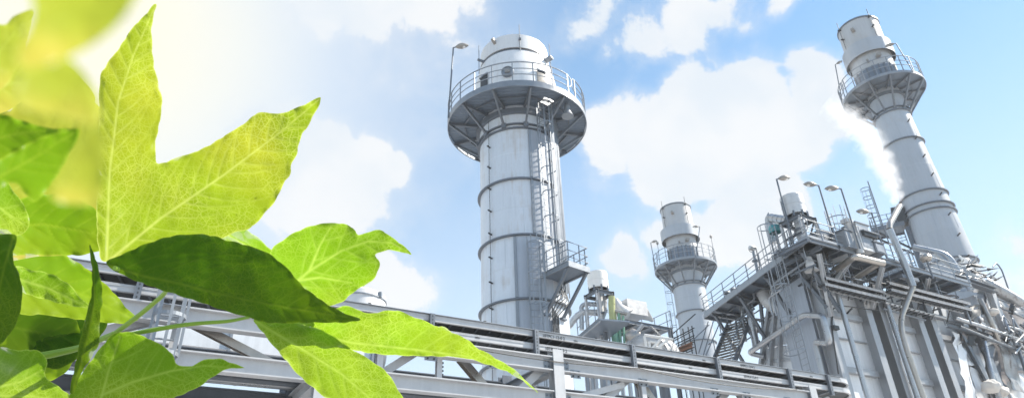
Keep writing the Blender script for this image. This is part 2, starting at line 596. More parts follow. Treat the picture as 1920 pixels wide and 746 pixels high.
# ------------------------------------------------------------------ chimney stacks
class Stack:
    def __init__(s, name, label, hd, az, group=None, k=1.0):
        a = radians(az)
        s.k = k
        hd = hd * k
        s.c = V((hd * sin(a), hd * cos(a), 0))
        s.ef = (CAM - s.c)
        s.ef.z = 0
        s.ef.normalize()
        s.er = V((-s.ef.y, s.ef.x, 0))
        s.t = thing(name, label, 'chimney', s.c, group)

    def P(s, phi, r, z):
        a = radians(phi)
        return s.c + (s.ef * cos(a) + s.er * sin(a)) * (r * s.k) + Z1 * s.zz(z)

    def zz(s, z):
        return max(0.0, CAM.z + (z - CAM.z) * s.k)

    def dirs(s, phi):
        a = radians(phi)
        out = s.ef * cos(a) + s.er * sin(a)
        return out, s.er * cos(a) - s.ef * sin(a)

    def turn(s, name, prof, mat, parent=None, n=72, a0=None, a1=None, label=None):
        b = MB()
        prof = [(r * s.k, s.zz(z)) for r, z in prof]
        if a0 is None:
            b.lathe(s.c, prof, n, ef=s.ef, er=s.er)
        else:
            b.lathe(s.c, prof, n, radians(a0), radians(a1), s.ef, s.er)
        return b.build(name, mat, parent or s.t, label)

    def shell(s, zs, rf, mat='shell'):
        for i, (z0, z1) in enumerate(zip(zs, zs[1:])):
            c_ = s.turn('shell_course', [(rf(z0), z0), (rf(z1), z1)], mat)
            if z1 - z0 > 2:
                zm = (z0 + z1) / 2
                s.turn('weld_seam', [(rf(zm) - .001, zm - .02), (rf(zm) + .006, zm - .008), (rf(zm) + .006, zm + .008), (rf(zm) - .001, zm + .02)], mat, c_)
                for j in range(3):
                    a = -75 + 53 * ((i * 2 + j * 3) % 4)
                    for (za, zb_) in ((z0, zm), (zm, z1)):
                        a += 26
                        MB().tube([s.P(a, rf(za) + .001, za + .05), s.P(a, rf(zb_) + .001, zb_ - .05)], .011, 4).build('weld_seam', mat, c_)

    def ring(s, z, r, h=0.10, d=0.14, mat='steel', name='stiffening_ring'):
        s.turn(name, [(r - .01, z - h / 2), (r + d, z - h / 2), (r + d, z + h / 2), (r - .01, z + h / 2)], mat)

    def platform(s, z, ri, ro, nb, phi0, zb, rb, corr=True, hole=None, rail_gap=None, posts=24, rail_h=1.25):
        root = s.turn('platform', [(ro - .02, z - .16 / s.k ** 2), (ro + .02, z - .16 / s.k ** 2), (ro + .02, z + .2 / s.k ** 2), (ro - .02, z + .2 / s.k ** 2)], 'galv', n=96)
        s.plat = root
        step = 360 / nb
        for k in range(nb):
            a0, a1 = phi0 + k * step, phi0 + (k + 1) * step
            nr, na = (22, 22) if corr else (2, 10)
            b = MB()
            vs, fs = [], []
            for i in range(nr + 1):
                for j in range(na + 1):
                    r = ri + (ro - .03 - ri) * i / nr
                    p = s.P(a0 + (a1 - a0) * j / na, r, z)
                    if corr:
                        y = (p - s.c).dot(s.ef) / 0.24
                        p.z += 0.045 * (abs((y % 1) * 2 - 1) - .5)
                    vs.append(p)
            for i in range(nr):
                for j in range(na):
                    if hole:
                        am = a0 + (a1 - a0) * (j + .5) / na
                        am = (am + 180) % 360 - 180
                        rm = ri + (ro - ri) * (i + .5) / nr
                        if hole[0] < am < hole[1] and rm < hole[2]:
                            continue
                    fs.append((i * (na + 1) + j, i * (na + 1) + j + 1, (i + 1) * (na + 1) + j + 1, (i + 1) * (na + 1) + j))
            b.add(vs, fs)
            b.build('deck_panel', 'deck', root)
        bm_ = MB()
        ex, ey = V((0, -1, 0)), V((1, 0, 0))
        k_ = s.k
        RI, RO, RB, zz, zzb = ri * k_, ro * k_, rb * k_, s.zz(z), s.zz(zb)
        bm_.beam(ex * RI * .98 + Z1 * (zz - .12), ex * (RO - .05) + Z1 * (zz - .12), 0.10, 0.17)
        bm_.channel(ex * (RO - .12) + Z1 * (zz - .16), ex * RB + Z1 * zzb, 0.10 * k_, 0.13 * k_, 0.02)
        bm_.obox(ex * (RB + .06) + Z1 * zzb, V((.12, 0, 0)), V((0, .06, 0)), V((0, 0, .13)))
        bme = bm_.me('bracket', 'steel')
        for k in range(nb):
            o_, t_ = s.dirs(phi0 + k * step)
            m = Matrix((t_, -o_, Z1)).transposed().to_4x4()
            m.translation = s.c
            inst('bracket', bme, root, m)
        # tangential joists between brackets
        for k in range(nb):
            bar('joist', s.P(phi0 + k * step, (ri + ro) / 2, z - .09), s.P(phi0 + (k + 1) * step, (ri + ro) / 2, z - .09), .05, .09, 'steel', root)
        # railing
        g0, g1 = rail_gap or (180, 180)
        cnt = 96
        angs = [g1 + (360 - (g1 - g0)) * i / cnt for i in range(cnt + 1)]
        hr = None
        for k, nm in ((rail_h, 'top_rail'), (rail_h * .66, 'mid_rail'), (rail_h * .36, 'low_rail')):
            pts = [s.P(a, ro, z + .15 + k) for a in angs]
            o_ = MB().tube(pts, (0.032 if nm == 'top_rail' else 0.024) * s.k, 6, closed=rail_gap is None).build(nm if hr else 'handrail', 'galv', hr or s.t)
            hr = hr or o_
        for i in range(posts + 1):
            a = angs[0] + (angs[-1] - angs[0]) * i / posts
            if rail_gap is None and i == posts:
                break
            _, tg = s.dirs(a)
            bar('post', s.P(a, ro, z), s.P(a, ro, z + .15 + rail_h), .05 * s.k, .05 * s.k, 'galv', hr, up=tg)
        if rail_gap:
            for a, sg in ((angs[0], -1), (angs[-1], 1)):
                _, tg = s.dirs(a)
                lp = [s.P(a, ro, z + .15 + rail_h * (.68 + .32 * cos(pi * j / 8))) + tg * sg * .3 * sin(pi * j / 8) for j in range(9)]
                MB().tube(lp, .028, 6).build('end_loop', 'galv', hr)
        return root


# ---- the tall near stack
mn = Stack('chimney_stack', 'tall silver chimney nearest the camera, with one wide railed platform and a caged ladder', 30, 0.8)
RM = 2.05
mn.shell([0, 3.4, 6.53, 9.66, 12.42, 15.59, 18.66, 21.79, 22.9, 24.7], lambda z: RM)
for z in (3.4, 6.53, 9.66, 12.42, 15.59, 18.66):
    mn.ring(z, RM, 0.07, 0.15)
for z in (21.7, 21.95):
    mn.ring(z, RM, 0.06, 0.13)
mn.ring(22.75, RM, 0.28, 0.20, 'steel', 'collar')
mn.turn('hood', [(2.42, 23.3), (2.37, 25.2), (2.26, 26.1), (2.03, 27.05), (1.9, 27.06)], 'shell_cream')
mn.turn('hood_rim', [(2.0, 27.02), (2.045, 27.02), (2.045, 27.08), (1.8, 27.08)], 'steel')
mn.turn('neck', [(1.93, 27.0), (1.93, 27.4)], 'dark')
mn.turn('cap', [(1.9, 27.24), (2.01, 27.24), (1.97, 28.25), (1.90, 28.25), (1.90, 27.3)], 'shell_cream')
mn.platform(23.2, 2.05, 3.8, 12, -18, 21.85, 2.15, True, hole=(30, 45, 3.0), rail_gap=(46, 55), posts=22)
# dark recess behind the hood openings
for a in (-52, 30):
    mn.turn('air_opening', [(2.42, 24.7), (2.42, 25.5)], 'dark', a0=a, a1=a + 14, n=8)
    mn.turn('air_opening_frame', [(2.40, 25.5), (2.48, 25.5), (2.48, 25.58), (2.40, 25.58)], 'galv', a0=a - 1, a1=a + 15, n=8)
mh = MB()
o_, t_ = mn.dirs(-9)
cc = mn.P(-9, 2.44, 25.15)
mh.tube([cc - o_ * .05, cc + o_ * .05], .34, 20)
mh = mh.build('manhole_cover', 'galv', mn.t)
MB().tube([cc + o_ * .08 + (t_ * cos(a) + Z1 * sin(a)) * .31 for a in [2 * pi * i / 20 for i in range(20)]], .03, 6, closed=True).build('rim', 'galv', mh)
MB().obox(cc + o_ * .08, t_ * .13, o_ * .04, Z1 * .1).build('handle', 'lamp', mh)
# aluminium-grey access cladding beside the ladder
mn.turn('cover_plate', [(RM + .0, 12.5), (RM + .05, 12.5), (RM + .05, 15.5), (RM, 15.5)], 'panel_dark', a0=-8, a1=40, n=16)
mn.turn('cover_plate', [(RM + .0, 15.68), (RM + .05, 15.68), (RM + .05, 18.58), (RM, 18.58)], 'panel_dark', a0=18, a1=48, n=12)
mn.turn('cover_plate', [(RM + .0, 18.75), (RM + .05, 18.75), (RM + .05, 21.62), (RM, 21.62)], 'panel_dark', a0=18, a1=50, n=12)
mn.turn('cover_plate', [(RM + .0, 9.75), (RM + .05, 9.75), (RM + .05, 12.33), (RM, 12.33)], 'panel_dark', a0=-8, a1=40, n=16)
for z0, z1, a in ((12.5, 15.5, -9), (9.75, 12.33, -9), (15.68, 18.6, 17), (18.75, 21.6, 17)):
    o_, t_ = mn.dirs(a)
    bar('seam_flange', mn.P(a, RM + .05, z0), mn.P(a, RM + .05, z1), .10, .12, 'galv', mn.t, up=t_)
# lightning conductor with its clips
lc = MB().tube([mn.P(-44, RM + .10, z) for z in (0, 12, 22.7)], .014, 5).build('lightning_cable', 'dark', mn.t)
z = 7.2
while z < 22:
    o_, t_ = mn.dirs(-44)
    bar('clip', mn.P(-44, RM, z), mn.P(-44, RM + .22, z + .03), .07, .05, 'dark', lc)
    z += 1.25
# ladders, landing, conduits
o_, t_ = mn.dirs(34)
ladder(mn.t, mn.P(34, RM + .22, 13.6), mn.P(34, RM + .22, 23.6), t_, o_, 0.5, 1.4, 1.35)
o_, t_ = mn.dirs(13)
ladder(mn.t, mn.P(13, RM + .25, 2.5), mn.P(13, RM + .25, 15.2), t_, o_, 0.55, 2.2, 1.45)
o_, t_ = mn.dirs(41)
lc0 = mn.P(41, RM + .85, 13.5)
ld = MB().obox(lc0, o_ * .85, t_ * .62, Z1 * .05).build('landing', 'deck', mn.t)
for sg in (-1, 1):
    MB().channel(lc0 - o_ * .85 + t_ * .65 * sg, lc0 + o_ * .85 + t_ * .65 * sg, .08, .24, .02, flip=sg > 0).build('edge_channel', 'galv', ld)
MB().beam(lc0 + o_ * .88 - t_ * .66, lc0 + o_ * .88 + t_ * .66, .05, .26).build('edge_channel', 'galv', ld)
for sg in (-1, 1):
    bar('brace', lc0 + o_ * .78 + t_ * .55 * sg - Z1 * .1, mn.P(41 + sg * 14, RM + .05, 11.75), .12, .12, 'steel', ld)
    bar('brace_foot', mn.P(41 + sg * 14 - 5, RM + .08, 11.7), mn.P(41 + sg * 14 + 5, RM + .08, 11.7), .16, .1, 'steel', ld)
hrp = [lc0 - o_ * .5 - t_ * .64, lc0 + o_ * .85 - t_ * .64, lc0 + o_ * .85 + t_ * .64, lc0 - o_ * .5 + t_ * .64]
handrail(mn.t, hrp, 1.1, .7, loops=True, name='landing_handrail')
for i, a in enumerate((47, 52, 56, 60, 64, 68, 73)):
    r_ = (.035, .05, .035, .06, .04, .05, .035)[i]
    top = 23.1 if i % 2 else 22.6
    MB().tube([mn.P(a, RM + .17, 12.9 + .1 * (i % 3)), mn.P(a, RM + .17, top)], r_, 6).build('conduit', 'galv', mn.t)
# coiled cables bundled beneath the landing
for i in range(5):
    MB().tube([mn.P(47 + 4 * i, RM + .12, 13.1), mn.P(44 + 4 * i, RM + .3, 12.7 - .05 * i), mn.P(36 + 3 * i, RM + .35, 12.45 - .1 * i), mn.P(33 + i * 2, RM + .2, 12.1 - .1 * i), mn.P(33 + i * 2, RM + .14, 3)], .026, 6).build('cable', 'dark', mn.t)
z = 13.9
while z < 22:
    bar('conduit_clamp', mn.P(45, RM + .12, z), mn.P(75, RM + .12, z), .06, .05, 'steel', mn.t)
    z += 1.55
for a, z, r in ((-58, 27.0, 2.35), (10, 27.7, 2.05), (62, 27.0, 2.3)):
    MB().tube([mn.P(a, r, z - .9), mn.P(a, r, z + 1.2)], .022, 5).build('antenna_rod', 'steel', mn.t)
    bar('antenna_foot', mn.P(a, 1.9, z + .1), mn.P(a, r + .08, z + .1), .12, .1, 'steel', mn.t)
bar('lifting_lug', mn.P(-32, 1.9, 27.85), mn.P(-32, 2.25, 28.05), .16, .16, 'lamp', mn.t)
bar('lifting_lug', mn.P(58, 1.9, 26.9), mn.P(58, 2.5, 27.0), .3, .12, 'galv', mn.t)
cov = MB().tube([mn.P(52, 3.35, 23.05), mn.P(52, 3.35, 22.85), mn.P(52, 3.35, 22.6), mn.P(52, 3.35, 22.3)], [.14, .17, .17, .32], 14).build('horn_speaker', 'galv', mn.t)
lp0 = mn.P(-72, 3.86, 23.2)
lamp_post('curved-head lamp on a pole at the left rim of the near tall chimney platform', lp0, at_plane(850, 90, lp0, V((0, -1, 0))), mn.er, 0.75)


# ---- the two farther stacks
def far_stack(s, zs, rf, ring_z, pz, cap, lam, nb, phi0, zb, ro, louv=True, corr=False, ladder_phi=None, cz=None):
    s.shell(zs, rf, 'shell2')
    for z, dbl in ring_z:
        s.ring(z, rf(z), .07, .13)
        if dbl:
            s.ring(z + .42, rf(z), .07, .13)
    ztop, zbt, zbb, rb, rcap = cap
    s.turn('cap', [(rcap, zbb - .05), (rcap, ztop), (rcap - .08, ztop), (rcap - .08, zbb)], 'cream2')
    s.ring(ztop - .05, rcap, .12, .07, 'steel', 'rim')
    s.turn('wind_band', [(rb - .03, zbb), (rb, zbb), (rb, zbt), (rcap + .02, zbt + .12)], 'shell2')
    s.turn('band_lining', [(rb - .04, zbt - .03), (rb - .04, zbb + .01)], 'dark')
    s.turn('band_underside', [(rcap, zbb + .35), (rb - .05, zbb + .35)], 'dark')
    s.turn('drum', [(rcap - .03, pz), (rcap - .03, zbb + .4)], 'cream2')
    if louv:
        s.turn('louvre_drum', [(rcap, pz + 1.75), (rcap + .16, pz + 1.75), (rcap + .16, pz)], 'deck', a0=-60, a1=60, n=24)
        for k in range(9):
            a = -56 + 14 * k
            _, tg = s.dirs(a)
            bar('louvre_blade', s.P(a, rcap + .2, pz + .2), s.P(a, rcap + .2, pz + 1.8), .06, .14, 'steel', s.t, up=tg)
    s.platform(pz, rf(pz), ro, nb, phi0, zb, rf(zb) + .05, corr, rail_gap=(-58, -50), posts=20, rail_h=1.3)
    for z in (zb - .05, zb + .2):
        s.ring(z, rf(z), .06, .13)
    s.ring(pz - .5, rf(pz), .2, .15, 'steel', 'collar')
    for a in (-50, 40):
        MB().tube([s.P(a, rcap + .12, zbt - .4), s.P(a, rcap + .12, ztop + .6)], .03, 5).build('lightning_rod', 'dark', s.t)
        for z in (ztop - .2, (ztop + zbt) / 2):
            bar('clip', s.P(a, rcap - .05, z), s.P(a, rcap + .25, z), .12, .1, 'dark', s.t)
    bar('test_port', s.P(-12, rcap, ztop - 1.1), s.P(-12, rcap + .35, ztop - 1.1), .28, .28, 'lamp', s.t)
    bar('test_port', s.P(22, rcap, zbb - .6), s.P(22, rcap + .4, zbb - .6), .35, .3, 'lamp', s.t)
    bar('test_port', s.P(-5, rcap, zbb - .75), s.P(-5, rcap + .3, zbb - .75), .2, .2, 'lamp', s.t)
    z = zb - 1.2
    while z > zs[0] + 3:
        bar('clip', s.P(cz or 60, rf(z) - .02, z), s.P(cz or 60, rf(z) + .28, z + .08), .09, .07, 'dark', s.t)
        z -= 1.5


sm = Stack('chimney_stack', 'small far chimney standing low between the near chimney and the boiler house', 59.5, 15.5, None, 1.3)
far_stack(sm, [0, 4, 8, 12, 16, 19, 21.71, 24.3, 26.3], lambda z: 1.44, [(8, 0), (12, 0), (16, 0), (19, 0), (21.71, 0)], 26.1, (32.5, 30.1, 29.0, 1.78, 1.42), None, 12, -10, 24.25, 2.82, cz=35)
o_, t_ = sm.dirs(-78)
ladder(sm.t, sm.P(-78, 1.66, 2), sm.P(-78, 1.66, 26.2), t_, o_, .6, 2, 1.4)
for pxy, az_, lab in (((1220, 455), -68, 'lamp on a pole at the left rim of the small far chimney platform'), ((1312, 425), 22, 'lamp on a pole at the front rim of the small far chimney platform')):
    b0 = sm.P(az_, 2.85, 26.1)
    lamp_post(lab, b0, at_plane(pxy[0], pxy[1], b0, sm.ef), sm.er * (1 if az_ < 0 else -1), 0.7)
for a, z in ((-48, 28.2), (75, 28.6)):
    bd = MB().tube([sm.P(a, 2.85, 27.4), sm.P(a, 2.85, z)], .03, 5).build('beacon_pole', 'steel', sm.t)
    MB().lathe(sm.P(a, 2.85, z), [(0, 0), (.14, 0), (.16, .2), (.08, .34), (0, .36)], 10).build('beacon', 'lamp', bd)

rs = Stack('chimney_stack', 'tapering white chimney behind the boiler house, leaning away at the right', 48, 35.05, None, 1.3)
rfR = lambda z: 1.52 - max(0.0, (z - 19)) * 0.036 if z < 31 else 1.09
far_stack(rs, [0, 5, 10, 14, 18, 20, 22.72, 27.17, 29.82, 32.1], rfR, [(14, 1), (18, 0), (21.5, 1), (22.9, 0), (27.1, 0)], 31.6, (38.2, 35.9, 34.7, 1.72, 1.45), None, 12, -12, 29.6, 2.75, cz=42)
b0 = rs.P(52, 2.78, 31.6)
lamp_post('lamp on a pole at the right rim of the high tapering chimney platform', b0, at_plane(1680, 82, b0, rs.ef), rs.er * -1, 0.8)
b0 = rs.P(-75, 2.78, 31.6)
lamp_post('thin lamp on a pole at the left rim of the high tapering chimney platform', b0, at_plane(1566, 122, b0, rs.ef), rs.er, 0.6)
# landing low on the right stack with its caged ladder
o_, t_ = rs.dirs(-82)
o_, t_ = o_ * 1.3, t_ * 1.3
lc0 = rs.P(-82, 2.6, 21.2)
ld = MB().obox(lc0, o_ * .95, t_ * .75, Z1 * .06).build('landing', 'deck', rs.t)
MB().obox(lc0 + o_ * .95, o_ * .03, t_ * .78, Z1 * .2).build('edge_channel', 'steel', ld)
MB().obox(lc0 + t_ * .78, o_ * .97, t_ * .03, Z1 * .2).build('edge_channel', 'steel', ld)
MB().obox(lc0 - t_ * .78, o_ * .97, t_ * .03, Z1 * .2).build('edge_channel', 'steel', ld)
for sg in (-1, 1):
    bar('brace', lc0 + o_ * .85 + t_ * .6 * sg, rs.P(-82, 1.4, 19.2) + t_ * .4 * sg, .14, .14, 'dark', ld)
MB().obox(rs.P(-80, 1.75, 21.9), o_ * .35, t_ * .6, Z1 * .8).build('junction_box', 'dark', rs.t)
handrail(rs.t, [lc0 - o_ * .6 + t_ * .76, lc0 + o_ * .93 + t_ * .76, lc0 + o_ * .93 - t_ * .76, lc0 - o_ * .6 - t_ * .76], 1.15, .62, mat='steel', name='landing_handrail')
ladder(rs.t, rs.P(-82, 1.75, 15.5) , rs.P(-82, 1.75, 21.2), t_, o_, .6, 1.6, 1.2, mat='steel')
ladder(rs.t, rs.P(-82, 2.9, 21.3), rs.P(-82, 2.9, 24.6), t_, o_, .6, 1.6, .9, mat='steel')
MB().beam(rs.P(-64, 1.7, 14), rs.P(-64, 1.62, 21), .22, .3).build('ladder_strut', 'steel', rs.t)
# ------------------------------------------------------------------ directions of the plant grid
aR = radians(60)
R = V((sin(aR), cos(aR), 0))
N = V((R.y, -R.x, 0))            # faces the camera
aL = radians(-13.5)
L = V((sin(aL), cos(aL), 0))
NL = V((-L.y, L.x, 0))           # outward from the left face

# ------------------------------------------------------------------ pipe rack with two cable trays
RK = at_depth(1040, 625, 15)
RK.z = 0


def K(t, n, z):
    return RK + R * t + N * n + Z1 * z


def Kp(x, y, n=0.0):
    return at_plane(x, y, RK + N * n, N)


rk = thing('pipe_rack', 'long grey steel truss crossing low in front of the near chimney', 'pipe rack', K(0, -1.2, 0))
T0, T1 = -11.0, 9.4
posts_t = [-10.2, -5.1, -0.04, 8.2]
for t in posts_t:
    MB().ibeam(K(t, 0.03, 0), K(t, 0.03, 5.97), .26, .24, .025, N).build('post', 'beam', rk)
    MB().ibeam(K(t, -2.3, 0), K(t, -2.3, 5.97), .26, .24, .025, N).build('post', 'steel', rk)
    MB().ibeam(K(t, -.12, 5.62), K(t, -2.2, 5.62), .2, .28, .02).build('cross_beam', 'beam', rk)
    MB().ibeam(K(t, -.12, 4.9), K(t, -2.2, 4.9), .2, .28, .02).build('cross_beam', 'beam', rk)
for n, mt in ((0.03, 'beam'), (-2.3, 'steel')):
    for a, b in zip(posts_t, posts_t[1:]):
        MB().ibeam(K(a + .14, n, 5.655), K(b - .14, n, 5.655), .22, .31, .024).build('upper_chord', mt, rk)
        MB().ibeam(K(a + .14, n, 4.92), K(b - .14, n, 4.92), .22, .30, .024).build('lower_chord', mt, rk)
        MB().ibeam(K(a + .14, n, 3.2), K(b - .14, n, 3.2), .22, .30, .024).build('bottom_chord', mt, rk)
# splice plates with bolts where the chords meet the front post
for t in posts_t[1:3]:
    for sg in (-1, 1):
        for z in (5.655, 4.92):
            pl = MB().obox(K(t + sg * .24, .035, z), R * .085, N * .012, Z1 * .105).build('splice_plate', 'galv', rk)
            for i in (-1, 1):
                for j in (-1, 1):
                    c = K(t + sg * .24 + i * .04, .047, z + j * .055)
                    bar('bolt', c, c + N * .025, .03, .03, 'steel', pl)
# hangers and braces of the truss: (t0, z0, t1, z1, n, size, colour)
for (t0, z0, t1, z1, n, wd, mt) in [
        (-2.76, 5.68, -2.76, 5.07, -.1, .11, 'beam'), (2.35, 5.68, 2.35, 2.9, -.02, .13, 'beam'), (5.6, 5.68, 5.6, 2.9, -.02, .13, 'beam'),
        (-7.6, 5.68, -7.6, 3.0, -.02, .12, 'beam'), (-4.0, 5.68, -4.0, 5.07, -.1, .12, 'beam'),
        (-3.15, 5.68, -4.1, 4.98, -.35, .16, 'beam'), (-2.1, 5.7, -1.35, 4.98, -.5, .16, 'bronze'), (-.18, 5.68, -1.05, 4.9, -.25, .17, 'beam'),
        (2.2, 5.68, .9, 4.7, -.3, .17, 'beam'), (2.45, 5.68, 3.3, 4.6, -.3, .17, 'bronze'), (.1, 4.9, 1.9, 5.45, -.15, .13, 'beam'),
        (5.4, 5.68, 4.2, 4.7, -.3, .17, 'beam'), (5.8, 5.68, 6.8, 4.5, -.3, .17, 'bronze'),
        (-7.4, 5.68, -5.6, 4.98, -.3, .14, 'bronze'), (-7.9, 5.68, -9.4, 4.98, -.3, .16, 'beam')]:
    MB().ibeam(K(t0, n, z0), K(t1, n, z1), wd, wd, .018, N).build('brace' if t0 != t1 else 'hanger', mt, rk)
# grating floor between the chords, cut into panels
t = -9.5
while t < 8:
    b = MB().obox(K(t + .55, -1.6, 5.42), R * .53, N * .55, Z1 * .015)
    for j in range(6):
        b.beam(K(t + .05 + .2 * j, -2.1, 5.39), K(t + .05 + .2 * j, -1.1, 5.39), .03, .05)
    b.build('floor_panel', 'steel', rk)
    t += 1.12
# gusset plates where braces meet the chords, with bolts
for t in (-3.0, -1.6, .45, 2.35, 4.6, 5.7, 7.2):
    gp_ = MB().obox(K(t, .045, 5.50), R * .13, N * .006, Z1 * .09).build('gusset_plate', 'galv', rk)
    for i in (-1, 1):
        for j in (-1, 1):
            bar('bolt', K(t + i * .07, .05, 5.5 + j * .05), K(t + i * .07, .075, 5.5 + j * .05), .028, .028, 'dark', gp_)
for i, (ta, tb, z, sag, lab) in enumerate([(-3.0, 2.15, 5.78, .10, 'thin black wire sagging along the rack above the upper chord, left of the stencils'), (2.15, 7.51, 5.79, .13, 'thin black wire sagging along the rack above the upper chord, right of the stencils')]):
    wt = thing('hanging_wire', lab, 'wire', K(ta, .16, z), 'wires sagging along the rack')
    MB().tube([K(ta + (tb - ta) * j / 12, .165, z - sag * 4 * (j / 12) * (1 - j / 12)) for j in range(13)], .011, 5).build('wire', 'black', wt)
# small round-headed bolts on the braces near the post
for i in range(5):
    bar('bolt', K(-2.71, -.1, 5.12 + i * .08), K(-2.66, -.1, 5.12 + i * .08), .035, .035, 'dark', rk)
    bar('bolt', K(-.55 - .07 * i, -.12, 5.2 - .05 * i), K(-.5 - .07 * i, -.05, 5.12 - .05 * i), .035, .035, 'bronze', rk)


def lettering(txt, t, z, parent, size=.095):
    cu = bpy.data.curves.new('lettering', 'FONT')
    cu.body = txt
    cu.size = size
    cu.extrude = 0.0008
    cu.offset = 0.0015
    tmp = bpy.data.objects.new('tmp', cu)
    col.objects.link(tmp)
    dg = bpy.context.evaluated_depsgraph_get()
    me = bpy.data.meshes.new_from_object(tmp.evaluated_get(dg))
    bpy.data.objects.remove(tmp)
    me.materials.clear()
    me.materials.append(MT['ink'])
    m = Matrix((R, Z1, N)).transposed().to_4x4()
    m.translation = K(t, .004, z)
    inst('lettering', me, parent, m)


def tray(z, label, cover):
    """cable tray: two channel side rails cut at the supports, cover strip, rungs beneath, curved end"""
    t_ = thing('cable_tray', label, 'cable tray', K(0, -.3, z), 'cable trays on the rack')
    joints = [T0, -8.3, -5.7, -3.0, -.53, 2.15, 4.87, 7.51, 9.1, 9.7]
    h = .115
    for a, b in zip(joints, joints[1:]):
        for n, fl in ((0, False), (-.8, True)):
            m = MB()
            m.obox(K((a + b) / 2, n - (.006 if n == 0 else -.006), z + h / 2), R * ((b - a) / 2 - .01), N * .006, Z1 * h / 2)
            m.obox(K((a + b) / 2, n - .03 * (1 if n == 0 else -1), z + h + .004), R * ((b - a) / 2 - .01), N * .034, Z1 * .005)
            m.obox(K((a + b) / 2, n - .03 * (1 if n == 0 else -1), z - .001), R * ((b - a) / 2 - .01), N * .03, Z1 * .005)
            if n == 0:
                m.obox(K((a + b) / 2, .006, z + h * .78), R * ((b - a) / 2 - .01), N * .006, Z1 * .008)
            m.build('side_rail', 'beam', t_)
        MB().obox(K((a + b) / 2, -.4, z + .03), R * ((b - a) / 2 - .01), N * .37, Z1 * .02).build('cable_bed', 'dark', t_)
        if cover:
            MB().obox(K((a + b) / 2, -.4, z + h + .02), R * ((b - a) / 2 - .012), N * .44, Z1 * .006).build('cover_sheet', 'galv', t_)
        u = a + .17
        while u < b - .05:
            bar('rung', K(u, -.04, z + .004), K(u + .16, -.76, z + .004), .04, .02, 'steel', t_)
            u += .31
    # curved end turning away behind the boiler corner
    for rad, mt in ((.95, 'beam'), (.33, 'beam')):
        cpt = K(9.7, -.95, z)
        pr = MB()
        na = 14
        for (r0, r1, z0, z1) in ((rad - .006, rad + .006, 0, h), (rad - .05 if rad > .5 else rad - .01, rad + .01 if rad > .5 else rad + .05, h, h + .01), (rad - .05 if rad > .5 else rad - .01, rad + .01 if rad > .5 else rad + .05, -.006, .004)):
            for i in range(na):
                a0, a1 = pi / 2 * i / na, pi / 2 * (i + 1) / na
                vs = []
                for a in (a0, a1):
                    d = N * cos(a) + R * sin(a)
                    vs += [cpt + d * r0 + Z1 * z0, cpt + d * r1 + Z1 * z0, cpt + d * r1 + Z1 * z1, cpt + d * r0 + Z1 * z1]
                pr.add(vs, [(0, 4, 5, 1), (1, 5, 6, 2), (2, 6, 7, 3), (3, 7, 4, 0)])
        pr.build('curved_rail', mt, t_)
    bed = MB()
    for i in range(14):
        a0, a1 = pi / 2 * i / 14, pi / 2 * (i + 1) / 14
        d0, d1 = N * cos(a0) + R * sin(a0), N * cos(a1) + R * sin(a1)
        c_ = K(9.7, -.95, z + .03)
        bed.add([c_ + d0 * .36, c_ + d0 * .92, c_ + d1 * .92, c_ + d1 * .36], [(0, 1, 2, 3)])
    bed.build('curved_bed', 'dark', t_)
    for n in (0, -.8):
        MB().obox(K(10.65 + n * .78, -2.4, z + h / 2), R * .006, N * 1.45, Z1 * h / 2).build('side_rail', 'beam', t_)
    MB().obox(K(10.34, -2.4, z + .03), R * .29, N * 1.45, Z1 * .02).build('cable_bed', 'dark', t_)
    return t_


tr1 = tray(6.25, 'upper of the two long cable trays on the rack, stencilled 10TPC1-12-0 2', True)
tr2 = tray(5.965, 'lower of the two long cable trays on the rack, stencilled 10TPLV-12-0 2', False)
lettering('10TPC1-12-0 2', -.33, 6.262, tr1)
lettering('10TPLV-12-0 2', -.28, 5.98, tr2)
lettering('10TPC1-12-0 2', 5.72, 6.264, tr1, .085)
lettering('10TPLV-12-0 2', 5.78, 5.985, tr2, .085)
for t in (.5, -2.0, 4.4, 8.4, 3.9):
    lettering('TPX1', t, 6.26 if t in (.5, 4.4, 8.4) else 6.01, tr1 if t in (.5, 4.4, 8.4) else tr2, .05)
# upright brackets that hold both trays
for t in [-8.3, -5.7, -3.0, -.53, 2.15, 4.87, 7.51, 9.1]:
    b = MB()
    b.channel(K(t, .05, 5.80), K(t, .05, 6.375), .1, .09, .012, N)
    b.beam(K(t, 0.02, 6.2), K(t, -.84, 6.2), .06, .04)
    b.beam(K(t, 0.02, 5.93), K(t, -.84, 5.93), .06, .04)
    br = b.build('tray_bracket', 'steel', rk)
    for i in range(7):
        z = 5.85 + i * .075
        bar('slot', K(t, .096, z), K(t, .096, z + .035), .022, .004, 'dark', br, up=N)
for t in (-4.3, -1.75, -.05, 3.2, 5.9, 6.95, 8.6):
    nb_ = MB().obox(K(t, -.02, 6.392), R * .018, N * .018, Z1 * .02).obox(K(t, -.02, 6.42), R * .03, N * .012, Z1 * .012).build('cover_clamp', 'dark', rk)

# lower pipes running along the rack
for i, (n, z, r, mt) in enumerate([(-.7, 5.0, .09, 'stainless'), (-1.15, 4.98, .12, 'jacket'), (-1.6, 4.96, .07, 'steel'), (-1.9, 4.97, .10, 'stainless')]):
    lab = ['slim bright pipe lying on the rack just behind its front chord', 'thick wrapped pipe lying in the middle of the rack', 'thin dark pipe lying on the rack', 'bright pipe lying at the back of the rack'][i]
    t_ = thing('rack_pipe', lab, 'pipe', K(-1, n, z), 'pipes lying along the rack')
    pipe('pipe_run', [K(-10.8, n, z + .1 + r), K(9.0, n, z + .1 + r)], r, mt, t_, joints=1.8)

